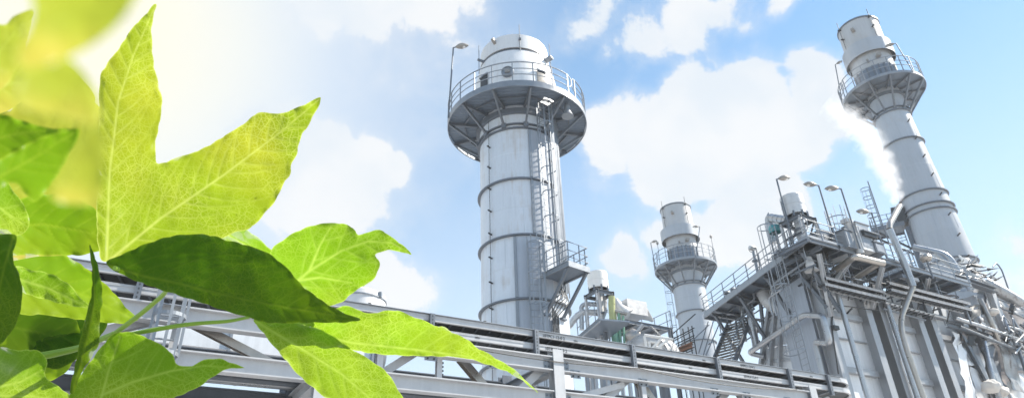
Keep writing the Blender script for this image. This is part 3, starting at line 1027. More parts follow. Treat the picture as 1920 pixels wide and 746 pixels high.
# horizontal vessel and tank seen past the rack at left
ve = thing('pressure_vessel', 'dark grey horizontal vessel with a rounded end, seen under the rack beside the leaf tip', 'vessel', at_hd(690, 685, 19))
p1, p0 = at_hd(700, 672, 19.5), at_hd(560, 655, 19.0)
ax = (p1 - p0).normalized()
vb = MB()
prof = [(0.0, 0.62)] + [(.34 * sin(a), .62 * cos(a)) for a in [pi / 12 * i for i in range(1, 7)]]
vb.tube([p0, p1] + [p1 + ax * x for x, r in prof[1:]], [.62, .62] + [max(r, .02) for x, r in prof[1:]], 28)
vb.build('vessel_shell', 'steel', ve)
MB().tube([p1 - ax * .06, p1 + ax * .02], .66, 28).build('end_flange', 'galv', ve)
for q in (p0 + ax * .5, p1 - ax * .4):
    MB().beam(V((q.x, q.y, 0)), q - Z1 * .5, .3, .5).build('saddle_leg', 'steel', ve)
tk = thing('storage_tank', 'pale flat-topped storage tank showing just above the rack, left of the near chimney', 'tank', V((at_hd(672, 560, 46).x, at_hd(672, 560, 46).y, 0)))
tc_ = at_hd(672, 572, 46)
MB().lathe(V((tc_.x, tc_.y, 0)), [(1.9, 0), (1.9, tc_.z + .2), (1.86, tc_.z + .6), (1.2, tc_.z + .95), (0, tc_.z + 1.05)], 48).build('tank_shell', 'shell_cream', tk)
MB().lathe(V((tc_.x, tc_.y, tc_.z)), [(1.92, .15), (1.97, .15), (1.97, .24), (1.92, .24)], 48).build('rim', 'galv', tk)
rod('vent_rod', V((tc_.x + .5, tc_.y - 1, tc_.z + .5)), V((tc_.x + .5, tc_.y - 1, tc_.z + 2.1)), .035, 'steel', tk)
bar('roof_box', V((tc_.x + 1.6, tc_.y - .8, tc_.z + .2)), V((tc_.x + 1.6, tc_.y - .8, tc_.z + .55)), .5, .4, 'galv', tk)
# caged ladder and grey duct behind the leaves at far left
lg = thing('access_ladder', 'pale caged ladder half hidden behind the leaf stalks at left', 'ladder', K(-8.2, .35, 0))
ladder(lg, K(-7.75, .14, 1.0), K(-7.75, .14, 6.12), R, N, .36, 2.0, .62, rr=.24, rung_gap=.2)
du = thing('rectangular_duct', 'pale flat duct running behind the rack at far left', 'duct', K(-8, -3.5, 0))
for i in range(6):
    MB().obox(K(-12 + i * 1.6, -3.6, 6.55), R * .79, N * .5, Z1 * .45).build('duct_section', 'wall', du)
    MB().obox(K(-12 + i * 1.6 + .8, -3.6, 6.55), R * .03, N * .56, Z1 * .51).build('joint_flange', 'galv', du)
for i in range(3):
    MB().beam(K(-11 + i * 3, -3.6, 0), K(-11 + i * 3, -3.6, 6.08), .2, .2).build('support_leg', 'steel', du)


# ------------------------------------------------------------------ the boiler house on the right
HB = 16.3
O = at_height(1515, 446, HB)
OB = V((O.x, O.y, 0))


def B(t, n, z):
    return OB + R * t + N * n + Z1 * z


def LS(s, t, z):
    return OB + L * s + R * t + Z1 * z


def W(x, y, n):
    return at_plane(x, y, OB + N * n, N)


def LP(x, y, t):
    return at_plane(x, y, OB + R * t, NL)


bh = thing('boiler_house', 'big grey steel boiler casing of tall columns and ribbed plates at the right', 'boiler house', B(6, -6, 0))
cols_t = [2.2, 5.75, 7.05, 10.5, 11.85, 15.3, 16.65]
for i, t in enumerate(cols_t):
    b = MB()
    b.obox(B(t, -1.52, 7.8), R * .26, N * .025, Z1 * 7.8)
    b.obox(B(t, -1.85, 7.8), R * .02, N * .31, Z1 * 7.8)
    b.obox(B(t, -2.18, 7.8), R * .26, N * .02, Z1 * 7.8)
    b.build('column', 'column', bh)
ZG = [0, 1.6, 3.35, 5.1, 6.85, 8.6, 10.35, 12.05, 13.35, 14.6, 15.6]
for a, c in ((2.2, 5.75), (7.05, 10.5), (11.85, 15.3)):
    for i, (z0, z1) in enumerate(zip(ZG, ZG[1:])):
        # each plate slightly dished so that light plays on it
        b = MB()
        nx, nz = 6, 4
        vs = []
        for ii in range(nx + 1):
            for jj in range(nz + 1):
                u, v_ = ii / nx, jj / nz
                dd = -.025 * sin(pi * u) * sin(pi * v_) + random.uniform(-.006, .006)
                vs.append(B(a + .02 + (c - a - .04) * u, -2.1 + dd, z0 + .01 + (z1 - z0 - .02) * v_))
        b.add(vs, [(ii * (nz + 1) + jj, (ii + 1) * (nz + 1) + jj, (ii + 1) * (nz + 1) + jj + 1, ii * (nz + 1) + jj + 1) for ii in range(nx) for jj in range(nz)], True)
        b.build('wall_panel', 'wall', bh)
        thick = i % 2 == 1
        if z1 < 15.5:
            g = MB()
            if thick:
                g.channel(B(a + .3, -1.95, z1), B(c - .3, -1.95, z1), .28, .30, .02, flip=True)
            else:
                g.obox(B((a + c) / 2, -2.0, z1), R * ((c - a) / 2 - .3), N * .1, Z1 * .018)
            g.build('girt', 'column', bh)
for a, c in ((5.75, 7.05), (10.5, 11.85), (15.3, 16.65)):
    MB().obox(B((a + c) / 2, -2.55, 7.8), R * ((c - a) / 2 - .02), N * .02, Z1 * 7.8).build('recess_plate', 'steel', bh)
    bar('conduit', B((a + c) / 2 - .1, -2.45, 0), B((a + c) / 2 - .1, -2.45, 15.5), .06, .06, 'galv', bh)
q = [B(2.3, -2.62, 0), B(16.8, -2.62, 0), B(16.8, -2.62, 0) + L * 5.2, B(2.3, -2.62, 0) + L * 2.6]
for nm, mt, z0, z1 in (('core', 'panel_dark', 0, 15.6), ('roof', 'steel', 15.62, 15.85)):
    MB().add([p + Z1 * z0 for p in q] + [p + Z1 * z1 for p in q], [(3, 2, 1, 0), (4, 5, 6, 7), (0, 1, 5, 4), (1, 2, 6, 5), (2, 3, 7, 6), (3, 0, 4, 7)]).build(nm, mt, bh)
# left face: sloping duct wall with fanning ribs, on the plane of t = 2.0
ribs_b = [(1428, 705), (1447, 705), (1466, 703), (1500, 705), (1545, 712), (1583, 716)]
ribs_t = [(1452, 545), (1462, 540), (1470, 535), (1487, 525), (1510, 520), (1535, 548)]
lb = [LP(x, y, 2.0) for x, y in ribs_b]
lt = [LP(x, y, 2.0) for x, y in ribs_t]
for i in range(5):
    for k in range(6):
        f0, f1 = k / 6 + .004, (k + 1) / 6 - .004
        q = [lb[i].lerp(lt[i], f0), lb[i + 1].lerp(lt[i + 1], f0), lb[i + 1].lerp(lt[i + 1], f1), lb[i].lerp(lt[i], f1)]
        b = MB().add([p + NL * (.012 * ((k + i) % 2)) for p in q] + [p - NL * .06 for p in q], [(0, 1, 2, 3), (4, 5, 6, 7), (0, 1, 5, 4), (1, 2, 6, 5), (2, 3, 7, 6), (3, 0, 4, 7)])
        b.build('duct_panel', 'wall', bh)
        if k in (1, 3, 4):
            bar('stiffener', q[0] + NL * .08 + (q[1] - q[0]) * .08, q[1] + NL * .08 - (q[1] - q[0]) * .08, .05, .16, 'column', bh)
for i in range(6):
    b = MB()
    b.beam(lb[i] + (lb[i] - lt[i]) * 1.2 + NL * .13, lt[i] + NL * .13, .05, .26, NL)
    b.beam(lb[i] + (lb[i] - lt[i]) * 1.2 + NL * .27, lt[i] + NL * .27, .22, .02, NL)
    b.build('rib', 'column', bh)
# lower part of the duct down to the ground
low = [p + (p - q) * 1.2 for p, q in zip(lb, lt)]
for i in range(5):
    MB().add([lb[i], lb[i + 1], low[i + 1], low[i]], [(0, 1, 2, 3)]).build('duct_panel', 'wall', bh)
MB().add([lb[0], lt[0], lt[0] + R * 3 - N * 2, lb[0] + R * 3 - N * 2], [(0, 1, 2, 3)]).build('duct_panel', 'wall', bh)

# ---- walkways round the top
wk = thing('walkway', 'long railed steel walkway jutting out along the top left edge of the boiler house', 'walkway', LS(4, 1, HB))
SE = 11.6
nd = 8
for k in range(nd):
    s0, s1 = k * SE / nd, (k + 1) * SE / nd
    b = MB()
    q = [LS(s0 + .02, .08, HB), LS(s1 - .02, .08, HB), LS(s1 - .02, 2.3, HB), LS(s0 + .02, 2.3, HB)]
    b.add([p + Z1 * .04 for p in q] + q, [(0, 1, 2, 3), (4, 5, 6, 7), (0, 1, 5, 4), (1, 2, 6, 5), (2, 3, 7, 6), (3, 0, 4, 7)])
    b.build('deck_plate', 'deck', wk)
    MB().ibeam(LS(s0, .1, HB - .12), LS(s0, 2.4, HB - .12), .12, .2, .015).build('joist', 'steel', wk)
    bar('bearer', LS(s0 + .1, 1.2, HB - .07), LS(s1 - .1, 1.2, HB - .07), .08, .1, 'steel', wk)
for t in (0.03, 2.35):
    MB().channel(LS(-.1, t, HB - .05), LS(SE, t, HB - .05), .09, .22, .016, flip=t > 1).build('edge_channel', 'galv' if t < 1 else 'steel', wk)
MB().beam(LS(SE, 0, HB - .08), LS(SE, 2.4, HB - .08), .08, .30).build('edge_channel', 'galv', wk)
handrail(wk, [LS(0.05, .02, HB + .06), LS(SE - .05, .02, HB + .06), LS(SE - .05, 1.4, HB + .06)], 1.1, 1.45, loops=True)
for s in (1.0, 4.4, 7.4, 10.6):
    MB().ibeam(LS(s, .3, HB - .3), LS(s, 2.1, HB - 3.3), .16, .18, .018, R).build('brace', 'steel', wk)
    MB().ibeam(LS(s, .05, HB - .26), LS(s, 2.6, HB - .26), .16, .2, .018).build('bracket_arm', 'steel', wk)

wr = thing('walkway', 'railed steel walkway running to the right along the top of the boiler wall', 'walkway', B(6, -.8, HB))
TE = 14.6
k = 0
t = 0.0
while t < TE:
    dpt = 0.0 if t < 6.0 else 0.0
    b = MB()
    q = [B(t + .02, -.06, HB), B(t + 1.2, -.06, HB), B(t + 1.2, -2.2, HB), B(t + .02, -2.2, HB)]
    if k not in (3, 6):
        b.add([p + Z1 * .04 for p in q] + q, [(0, 1, 2, 3), (4, 5, 6, 7), (0, 1, 5, 4), (1, 2, 6, 5), (2, 3, 7, 6), (3, 0, 4, 7)])
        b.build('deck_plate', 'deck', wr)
    else:
        for j in range(9):
            b.beam(B(t + .1 + j * .13, -.06, HB + .02), B(t + .1 + j * .13, -2.2, HB + .02), .012, .04)
        for j in range(6):
            b.beam(B(t + .02, -.2 - j * .36, HB + .02), B(t + 1.2, -.2 - j * .36, HB + .02), .012, .03)
        b.build('grating', 'steel', wr)
    MB().ibeam(B(t, -.08, HB - .12), B(t, -2.3, HB - .12), .12, .2, .015).build('joist', 'steel', wr)
    t += 1.22
    k += 1
MB().channel(B(0.0, -.02, HB - .06), B(TE, -.02, HB - .06), .09, .26, .016).build('edge_channel', 'galv', wr)
handrail(wr, [B(0.0, -.03, HB + .06), B(6.0, -.03, HB + .06)], 1.1, 1.2, loops=True)
handrail(wr, [B(6.6, -.03, HB + .06), B(8.9, -.03, HB + .06)], 1.1, 1.1, loops=True)
handrail(wr, [B(10.2, -.03, HB + .06), B(TE, -.03, HB + .06)], 1.1, 1.4, loops=True)
handrail(wr, [B(1.5, -2.1, HB + .06), B(9.5, -2.1, HB + .06)], 1.1, 1.2, toe=False)
for (x0, y0, x1, y1) in ((1607, 468, 1548, 557), (1655, 500, 1635, 580), (1741, 522, 1733, 560)):
    MB().ibeam(W(x0, y0, -.12), W(x1, y1, -1.45), .2, .2, .02, R).build('brace', 'beam', wr)
MB().ibeam(LS(3.6, 1.6, HB - .45), B(3.1, -.1, HB - .35), .2, .24, .02).build('bracket_arm', 'beam', wr)
for t in (.9, 3.2, 5.4, 8.2, 10.9, 13.4):
    MB().ibeam(B(t, -.05, HB - .33), B(t, -2.4, HB - .33), .18, .22, .02).build('bracket_arm', 'steel', wr)
MB().ibeam(LS(.4, 1.0, HB - .5), B(2.2, -1.4, HB - 3.4), .18, .2, .02, R).build('brace', 'beam', wr)
MB().ibeam(LS(2.6, 1.2, HB - .5), B(2.0, -1.3, HB - 3.0), .18, .2, .02, R).build('brace', 'steel', wr)

# cable ladders hanging along the wall below the walkway
def cable_ladder(label, zo, t0, t1, n0):
    t_ = thing('cable_ladder', label, 'cable tray', B((t0 + t1) / 2, n0, HB - zo), 'cable ladders along the boiler wall')
    z = HB - zo
    mid = (6.0 if t0 < 3 else 8)
    b = [B(t0, n0, z), B(t1, n0, z)]
    for dn in (0, -.5):
        MB().channel(B(t0, n0 + dn, z), B(t1, n0 + dn, z), .06, .14, .012).build('side_rail', 'beam', t_)
    u = t0 + .15
    while u < t1:
        bar('rung', B(u, n0 + .0, z - .03), B(u, n0 - .5, z - .03), .05, .03, 'steel', t_)
        u += .45
    MB().obox(B((t0 + t1) / 2, n0 - .25, z + .02), R * (t1 - t0) / 2, N * .2, Z1 * .03).build('cable_bundle', 'dark', t_)
    u = t0 + .6
    while u < t1:
        rod('hanger_rod', B(u, n0 - .25, z), B(u, n0 - .25, HB - .2), .02, 'galv', t_)
        u += 1.6
    return t_


zW = HB - W(1600, 533, -.6).z
cable_ladder('upper of the two left cable ladders hung under the boiler walkway', zW, 1.5, 6.35, -.6)
cable_ladder('lower of the two left cable ladders hung under the boiler walkway', zW + .36, 1.3, 6.3, -.62)
zW = HB - W(1745, 550, -.3).z
cable_ladder('upper of the two right cable ladders hung under the boiler walkway', zW, 6.5, 14.2, -.3)
cable_ladder('lower of the two right cable ladders hung under the boiler walkway', zW + .38, 6.5, 14.1, -.32)

# U-shaped support of bright square duct below the corner of the walkway
dq = thing('pipe_loop', 'bright U-shaped pipe frame hung under the walkway corner', 'pipe', B(4, -.8, 15.6))
pipe('pipe_run', [at_height(1564, 508, 15.55), at_height(1602, 481, 15.55), at_height(1656, 494, 15.55)], .17, 'bronze', dq, bend=.3)
pipe('pipe_run', [at_height(1598, 525, 15.3), at_height(1645, 496, 15.5)], .14, 'bronze', dq)
# long slim pipe along the wall under the cable ladders
t_ = thing('wall_pipe', 'slim bright pipe running level along the boiler wall under the cable ladders', 'pipe', B(10, -1.2, 13.6))
pipe('pipe_run', [W(1658, 566, -1.2), W(1772, 596, -1.2)], .1, 'stainless', t_)
t_ = thing('wall_pipe', 'thin grey pipe just below the slim bright pipe on the boiler wall', 'pipe', B(10, -1.35, 13.2))
pipe('pipe_run', [W(1655, 578, -1.3), W(1735, 600, -1.3)], .06, 'steel', t_)
for i in range(10):
    p = W(1662 + i * 9, 572 + i * 2.4, -1.35)
    bar('hanger_rod', p - N * .3, p + N * .3, .04, .04, 'dark', t_)
# downpipes on the wall
for i, (a, b, lab) in enumerate([((1560, 530), (1640, 790), 'straight bright downpipe with clamp joints on the first bay of the boiler wall'), ((1655, 566), (1738, 800), 'straight bright downpipe with clamp joints in the recess right of the first bay')]):
    n0 = -1.3
    p, q = W(a[0], a[1], n0), W(b[0], b[1], n0)
    t_ = thing('downpipe', lab, 'downpipe', V((q.x, q.y, 0)), 'downpipes on the boiler wall')
    pipe('pipe_run', [V((q.x, q.y, .2)), V((q.x, q.y, p.z))], .135, 'stainless', t_, joints=.95)
# steam pipe rising past the walkway
sp = [(1752, 800), (1700, 655), (1690, 618), (1690, 594), (1712, 537), (1697, 497), (1668, 430), (1668, 420), (1687, 386)]
ns = [-.3, -.3, -.3, -.25, .25, .25, .25, .25, .25]
t_ = thing('steam_vent_pipe', 'crooked bright vent pipe rising past the walkway and blowing white steam', 'vent pipe', W(1700, 655, -.3))
spts = [W(x, y, n) for (x, y), n in zip(sp, ns)]
o = pipe('lower_run', spts[:5], .135, 'bronze', t_, bend=.6, joints=2.2)
o = pipe('upper_run', spts[4:7], .185, 'stainless', t_, bend=.3, joints=1.1)
o = pipe('outlet', spts[6:], .17, 'bronze', t_, bend=.4)
STEAM0 = spts[-1]
c = W(1704, 522, .1)
MB().obox(c, R * .75, N * .12, Z1 * .1).build('clamp_bar', 'steel', t_)
# bent pipe loop on the left face
pl = [(1432, 668), (1404, 661), (1508, 590), (1543, 592), (1556, 644), (1528, 640), (1550, 730)]
tl = [1.7, 1.0, 1.0, 1.0, 1.0, 1.0, 1.0]
t_ = thing('pipe_loop', 'bright elbowed pipe looping across the sloping left duct wall', 'pipe', LP(1500, 640, 1.0))
pipe('pipe_run', [LP(x, y, k) for (x, y), k in zip(pl, tl)], .155, 'stainless', t_, bend=.3, joints=1.3, n=16)

# caged ladder up to the left walkway
lt_ = thing('access_ladder', 'tall caged ladder rising from the rack to the left walkway of the boiler house', 'ladder', LP(1497, 660, -.3))
ft, tp = LP(1500, 700, -.32), LP(1446, 428, -.32)
ladder(lt_, V((tp.x, tp.y, ft.z - 1.5)), tp, L, NL, .62, 2.4, 1.75, rr=.46, bars=6)
# pale duct elbows hanging under the left walkway
for i, (pts, r, lab) in enumerate([([(1427, 532), (1436, 562), (1466, 584)], .42, 'fat bright flanged elbow pipe hanging under the left walkway'), ([(1448, 505), (1456, 545), (1480, 560)], .34, 'second flanged elbow pipe under the left walkway, nearer the ladder'),
                                   ([(1402, 560), (1418, 650)], .22, 'upright bright pipe under the left walkway'), ([(1388, 560), (1398, 640)], .1, 'thin upright grey pipe under the left walkway')]):
    t_ = thing('duct_elbow' if i < 2 else 'standpipe', lab, 'pipe', LP(*pts[0], 1.7))
    pipe('pipe_run', [LP(x, y, 1.7 if j < 2 else 2.2) for j, (x, y) in enumerate(pts)], r, 'jacket' if i < 2 else 'stainless', t_, bend=1.2, joints=.45, n=18)
# tangle of small steel under the left walkway
t_ = thing('support_frame', 'dark steel support frame under the middle of the left walkway', 'steel frame', LP(1400, 560, 2.0))
for (x0, y0, x1, y1, wd) in [(1375, 580, 1432, 655, .22), (1350, 590, 1430, 600, .16), (1425, 560, 1440, 690, .16), (1385, 610, 1430, 622, .12), (1480, 500, 1545, 570, .2), (1510, 480, 1520, 560, .14), (1495, 500, 1560, 495, .16), (1440, 540, 1500, 545, .14), (1370, 590, 1420, 560, .1), (1405, 600, 1440, 640, .08), (1395, 640, 1470, 590, .06)]:
    MB().ibeam(LP(x0, y0, 1.9), LP(x1, y1, 2.1), wd, wd, .018, R).build('frame_member', 'steel', t_)
# bell lamps
for i, (p, lab) in enumerate([(B(.9, -.9, HB - .35), 'round bell lamp hanging under the walkway corner'), ]):
    t_ = thing('bell_lamp', lab, 'lamp', p)
    MB().lathe(p - Z1 * .95, [(.0, .75), (.16, .75), (.2, .5), (.24, .32), (.2, .22), (.36, 0), (.34, 0), (0, .12)], 20).build('bell', 'jacket', t_)
    rod('stem', p - Z1 * .3, p + Z1 * .2, .05, 'galv', t_)
# conduit bits on the wall
t_ = thing('wall_conduit', 'thin black cable with a junction box on the first bay of the boiler wall', 'cable', W(1565, 610, -1.9))
MB().tube(smooth_path([W(1572, 700, -1.45), W(1560, 615, -1.45), W(1561, 578, -1.45), W(1575, 575, -1.45)], .2), .035, 6).build('cable', 'black', t_)
MB().obox(W(1566, 614, -1.4), R * .2, N * .1, Z1 * .1).build('junction_box', 'dark', t_)
t_ = thing('tie_rod', 'thin dark rod spanning level across the boiler wall bays', 'rod', W(1620, 578, -1.3))
rod('rod', W(1545, 568, -1.3), W(1648, 582, -1.3), .03, 'dark', t_)
rod('strut', W(1585, 590, -2.0), W(1597, 578, -1.3), .05, 'dark', t_)
# ------------------------------------------------------------------ equipment on the boiler house decks
def deck_at(x, y, z=HB):
    return at_height(x, y, z)


def silencer(label, base, rad, ht, leg_h, legw, mat='shell_cream', yaw=aR, open_bottom=True):
    """vertical drum silencer on a four-legged frame"""
    t_ = thing('vent_silencer', label, 'silencer', base)
    a, b_ = V((sin(yaw), cos(yaw), 0)), V((cos(yaw), -sin(yaw), 0))
    top = base + Z1 * leg_h
    for i in (-1, 1):
        for j in (-1, 1):
            MB().ibeam(base + a * i * legw + b_ * j * legw, top + a * i * legw + b_ * j * legw, .13, .13, .015, a).build('leg', 'beam', t_)
    for i in (-1, 1):
        MB().channel(top + a * i * legw - b_ * (legw + .1), top + a * i * legw + b_ * (legw + .1), .1, .22, .015).build('frame_beam', 'steel', t_)
        MB().channel(top + b_ * i * legw - a * (legw + .1), top + b_ * i * legw + a * (legw + .1), .1, .22, .015).build('frame_beam', 'steel', t_)
        MB().channel(base + Z1 * leg_h * .45 + a * i * legw - b_ * legw, base + Z1 * leg_h * .45 + a * i * legw + b_ * legw, .08, .12, .015).build('frame_beam', 'steel', t_)
    bar('diagonal', base + a * legw - b_ * legw, top + a * legw + b_ * legw, .07, .07, 'steel', t_)
    bar('diagonal', base - a * legw - b_ * legw, top + a * legw - b_ * legw, .07, .07, 'steel', t_)
    z0 = leg_h + .35
    dr = MB().lathe(base, [(rad * .92, z0), (rad, z0), (rad, z0 + ht), (rad * .97, z0 + ht + .06), (0, z0 + ht + .1)], 40).build('drum', mat, t_)
    MB().lathe(base, [(0, z0 + .25), (rad * .9, z0 + .25), (rad * .9, z0 + .02)], 32).build('drum_inside', 'dark', dr)
    for k in range(8):
        aa = 2 * pi * k / 8 + .2
        d = V((cos(aa), sin(aa), 0))
        bar('foot', base + d * rad * .95 + Z1 * (leg_h + .08), base + d * rad * .95 + Z1 * (z0 + .12), .14, .09, 'steel', t_)
    MB().lathe(base, [(rad + .0, z0 + ht * .5), (rad + .015, z0 + ht * .5), (rad + .015, z0 + ht * .5 + .05), (rad, z0 + ht * .5 + .05)], 40).build('seam_band', mat, dr)
    MB().tube([base + Z1 * .05, base + Z1 * (z0 + .2)], rad * .32, 16).build('inlet_pipe', 'jacket', t_)
    MB().lathe(base + Z1 * (leg_h * .7), [(rad * .32, 0), (rad * .5, 0), (rad * .5, .1), (rad * .32, .1)], 20).build('flange', 'steel', t_)
    return t_


c = at_hd(1497, 422, 36.2)
base = V((c.x, c.y, HB + .05))
sil_top = at_hd(1495, 368, 36.2).z
silencer('pale drum silencer on a steel frame at the corner of the boiler house roof', base, .62, 1.15, sil_top - base.z - 1.55, .62, 'jacket')

# railing of the deck behind, level with the drum
dk = thing('upper_deck', 'small railed equipment deck behind the corner of the boiler house roof', 'walkway', B(3, -4, HB))
MB().obox(B(4.4, -3.3, HB - .02), R * 2.2, N * 1.0, Z1 * .06).build('deck_plate', 'deck', dk)
for i in range(4):
    MB().ibeam(B(2.4 + i * 1.3, -2.3, HB - .2), B(2.4 + i * 1.3, -4.3, HB - .2), .12, .2, .015).build('joist', 'steel', dk)
handrail(dk, [B(2.4, -4.2, HB + .05), B(6.5, -4.2, HB + .05)], 1.2, 1.0, toe=False)

# elbow pipe left of the silencer
t_ = thing('vent_pipe', 'bright elbow pipe standing on the left walkway beside the caged ladder', 'pipe', LP(1448, 440, 1.3))
pts = [LP(1450, 455, 1.3), LP(1441, 408, 1.3), LP(1480, 414, 1.1)]
pipe('pipe_run', pts, .25, 'stainless', t_, bend=.35, joints=.5, n=16)
MB().tube([LP(1441, 404, 1.3), LP(1441, 398, 1.3)], [.12, .02], 8).build('finial', 'galv', t_)
# teal motor
c = LP(1454, 434, .9)
t_ = thing('motor', 'pump motor with a teal cap standing on the left walkway', 'motor', V((c.x, c.y, HB)))
MB().lathe(V((c.x, c.y, HB)), [(.2, 0), (.2, .9), (.3, .92), (.3, 1.0)], 18).build('motor_body', 'galv', t_)
cz_ = LP(1454, 428, .9).z
MB().lathe(V((c.x, c.y, cz_)), [(.34, -.25), (.36, .0), (.3, .18), (.12, .24), (0, .24)], 20).build('motor_cap', 'teal', t_)
rod('shaft', V((c.x, c.y, HB + 1)), V((c.x, c.y, cz_ - .2)), .08, 'dark', t_)
# valves and small gear along the left walkway
random.seed(11)
gear = [(1411, 466, 'grey valve head with black hoses standing on the left walkway'), (1358, 522, 'dark valve cluster near the far end of the left walkway'), (1382, 505, 'small valve with a hand wheel halfway along the left walkway'), (1370, 513, 'low valve block between two others on the left walkway'), (1432, 478, 'low pale valve next to the caged ladder'), (1470, 440, 'small grey actuator near the corner of the left walkway')]
for i, (x, y, lab) in enumerate(gear):
    c = LP(x, y, .75)
    g = V((c.x, c.y, HB + .04))
    t_ = thing('valve', lab, 'valve', g, 'valves along the left walkway')
    hgt = max(.5, c.z - HB) if i == 0 else (.75, .5, .62, .45, .6)[i - 1]
    MB().lathe(g, [(.1, 0), (.1, hgt * .6), (.2, hgt * .6), (.2, hgt * .6 + .08), (.09, hgt * .6 + .1), (.09, hgt * .9)], 12).build('stem', 'galv', t_)
    hd_ = g + Z1 * hgt
    MB().tube([hd_ - R * .24, hd_ - R * .1, hd_ + R * .1, hd_ + R * .24], [.1, .17, .17, .1], 12).build('actuator', 'jacket' if i in (0, 4) else 'steel', t_)
    MB().tube([hd_ + L * .2 + (R * cos(a) + Z1 * sin(a)) * .17 for a in [2 * pi * k / 14 for k in range(14)]], .02, 5, closed=True).build('hand_wheel', 'dark', t_)
    MB().tube(smooth_path([hd_ - L * .1, hd_ - L * .35 - Z1 * .1, hd_ - L * .3 - Z1 * hgt * .6, g + Z1 * .1], .2), .03, 6).build('hose', 'black', t_)
    MB().tube([g - L * .6 + Z1 * .22, g + L * .6 + Z1 * .22], .09, 10).build('pipe_stub', 'stainless', t_)
t_ = thing('header_pipe', 'pale pipe lying along the inner side of the left walkway', 'pipe', LS(5, 1.1, HB))
pipe('pipe_run', [LS(1.5, 1.2, HB + .35), LS(9.5, 1.2, HB + .35)], .14, 'jacket', t_, joints=.9)

# lamps above the boiler house
for (x0, y0, x1, y1, hd, sgn, lab) in [(1482, 408, 1456, 336, 35.6, 1, 'lamp on the tallest pole left of the drum silencer'), (1560, 418, 1535, 348, 37.5, -1, 'lamp on a pole just right of the drum silencer'),
                                        (1618, 470, 1577, 354, 37.2, -.6, 'tilted lamp on the long pole above the middle of the boiler walkway'), (1660, 480, 1634, 399, 39.5, -1, 'low lamp on a pole between the boiler walkway and the steam pipe')]:
    b0, t0 = at_hd(x0, y0, hd), at_hd(x1, y1, hd)
    b0 = V((t0.x, t0.y, HB))
    lamp_post(lab, b0, t0, RT * sgn + FW * (.15 if sgn > -.9 else 0), .72, r=.05)
# thin rods
t_ = thing('antenna_mast', 'bare thin mast beside the drum silencer', 'mast', V((at_hd(1466, 380, 35.8).x, at_hd(1466, 380, 35.8).y, HB)))
c = at_hd(1464, 378, 35.8)
rod('rod', V((c.x, c.y, HB)), c, .03, 'steel', t_)
c = at_hd(1627, 340, 44)
t_ = thing('antenna_mast', 'bare thin mast left of the low landing on the tapering chimney', 'mast', V((c.x, c.y, HB)))
rod('rod', V((c.x, c.y, HB)), c, .04, 'steel', t_)

# caged hatch and box units on the right walkway
c = at_hd(1550, 470, 37.6)
t_ = thing('access_ladder', 'ladder top with curved cage rising above the right walkway', 'ladder', V((c.x, c.y, HB - 3)))
c2 = at_hd(1552, 398, 37.6)
ladder(t_, V((c2.x, c2.y, HB - 1.5)), c2, R, N, .55, 2.6, .9, rr=.6, flare=False, bars=6)
for (x, y, hd, w_, h_, mt, lab) in [(1612, 452, 38.2, .55, .8, 'jacket', 'pale cabinet with an open slanted lid on the right walkway'), (1545, 455, 37.5, .6, .4, 'panel_dark', 'low grey box behind the railing on the right walkway'), (1585, 462, 37.2, .35, .7, 'galv', 'slim grey cabinet next to the slanted-lid cabinet'), (1640, 478, 38.9, .4, .5, 'steel', 'small dark cabinet at the right end of the railing')]:
    c = at_hd(x, y, hd)
    g = V((c.x, c.y, HB + .05))
    t_ = thing('equipment_cabinet', lab, 'cabinet', g, 'cabinets on the right walkway')
    hh = h_ + max(0, c.z - HB)
    MB().obox(g + Z1 * hh / 2, R * w_, N * .4, Z1 * (hh / 2)).build('cabinet_body', mt, t_)
    MB().obox(g + Z1 * (hh + .03), R * (w_ + .06), N * .46, Z1 * .03).build('cabinet_roof', 'steel', t_)
    MB().obox(g + Z1 * hh / 2 + N * .41, R * w_ * .8, N * .012, Z1 * hh * .38).build('cabinet_door', 'galv', t_)
c = at_hd(1618, 436, 38.2)
t_ = thing('hood', 'dark slanted metal hood over the cabinet on the right walkway', 'hood', c)
MB().add([c - R * .5 - N * .4 + Z1 * .1, c + R * .75 - N * .4 + Z1 * .1, c + R * .75 + N * .4 - Z1 * .15, c - R * .5 + N * .4 - Z1 * .15,
          c - R * .5 - N * .4 + Z1 * .16, c + R * .75 - N * .4 + Z1 * .16, c + R * .75 + N * .4 - Z1 * .09, c - R * .5 + N * .4 - Z1 * .09],
         [(0, 1, 2, 3), (4, 5, 6, 7), (0, 1, 5, 4), (1, 2, 6, 5), (2, 3, 7, 6), (3, 0, 4, 7)]).build('hood_top', 'steel', t_)
MB().obox(c - Z1 * .2 + R * .1, R * .55, N * .33, Z1 * .16).build('hood_body', 'dark', t_)
for sg in (-1, 1):
    p = c + R * (.1 + .5 * sg)
    bar('hood_leg', V((p.x, p.y, HB)), p - Z1 * .3, .06, .06, 'steel', t_)
t_ = thing('downpipe', 'short thick pale pipe slanting down through the right walkway railing', 'downpipe', W(1614, 476, .05))
pipe('pipe_run', [W(1588, 418, .1), W(1594, 428, .1), W(1614, 476, .1)], .2, 'jacket', t_, joints=.5)
MB().obox(W(1588, 416, .1), R * .28, N * .2, Z1 * .12).build('pipe_cap', 'jacket', t_)
t_ = thing('pipe_elbow', 'tan elbow pipe on the right walkway in front of the slim cabinet', 'pipe', W(1612, 455, -.6))
pipe('pipe_run', [W(1603, 432, -.6), W(1618, 446, -.6), W(1618, 466, -.6)], .14, 'bronze', t_, bend=.4)
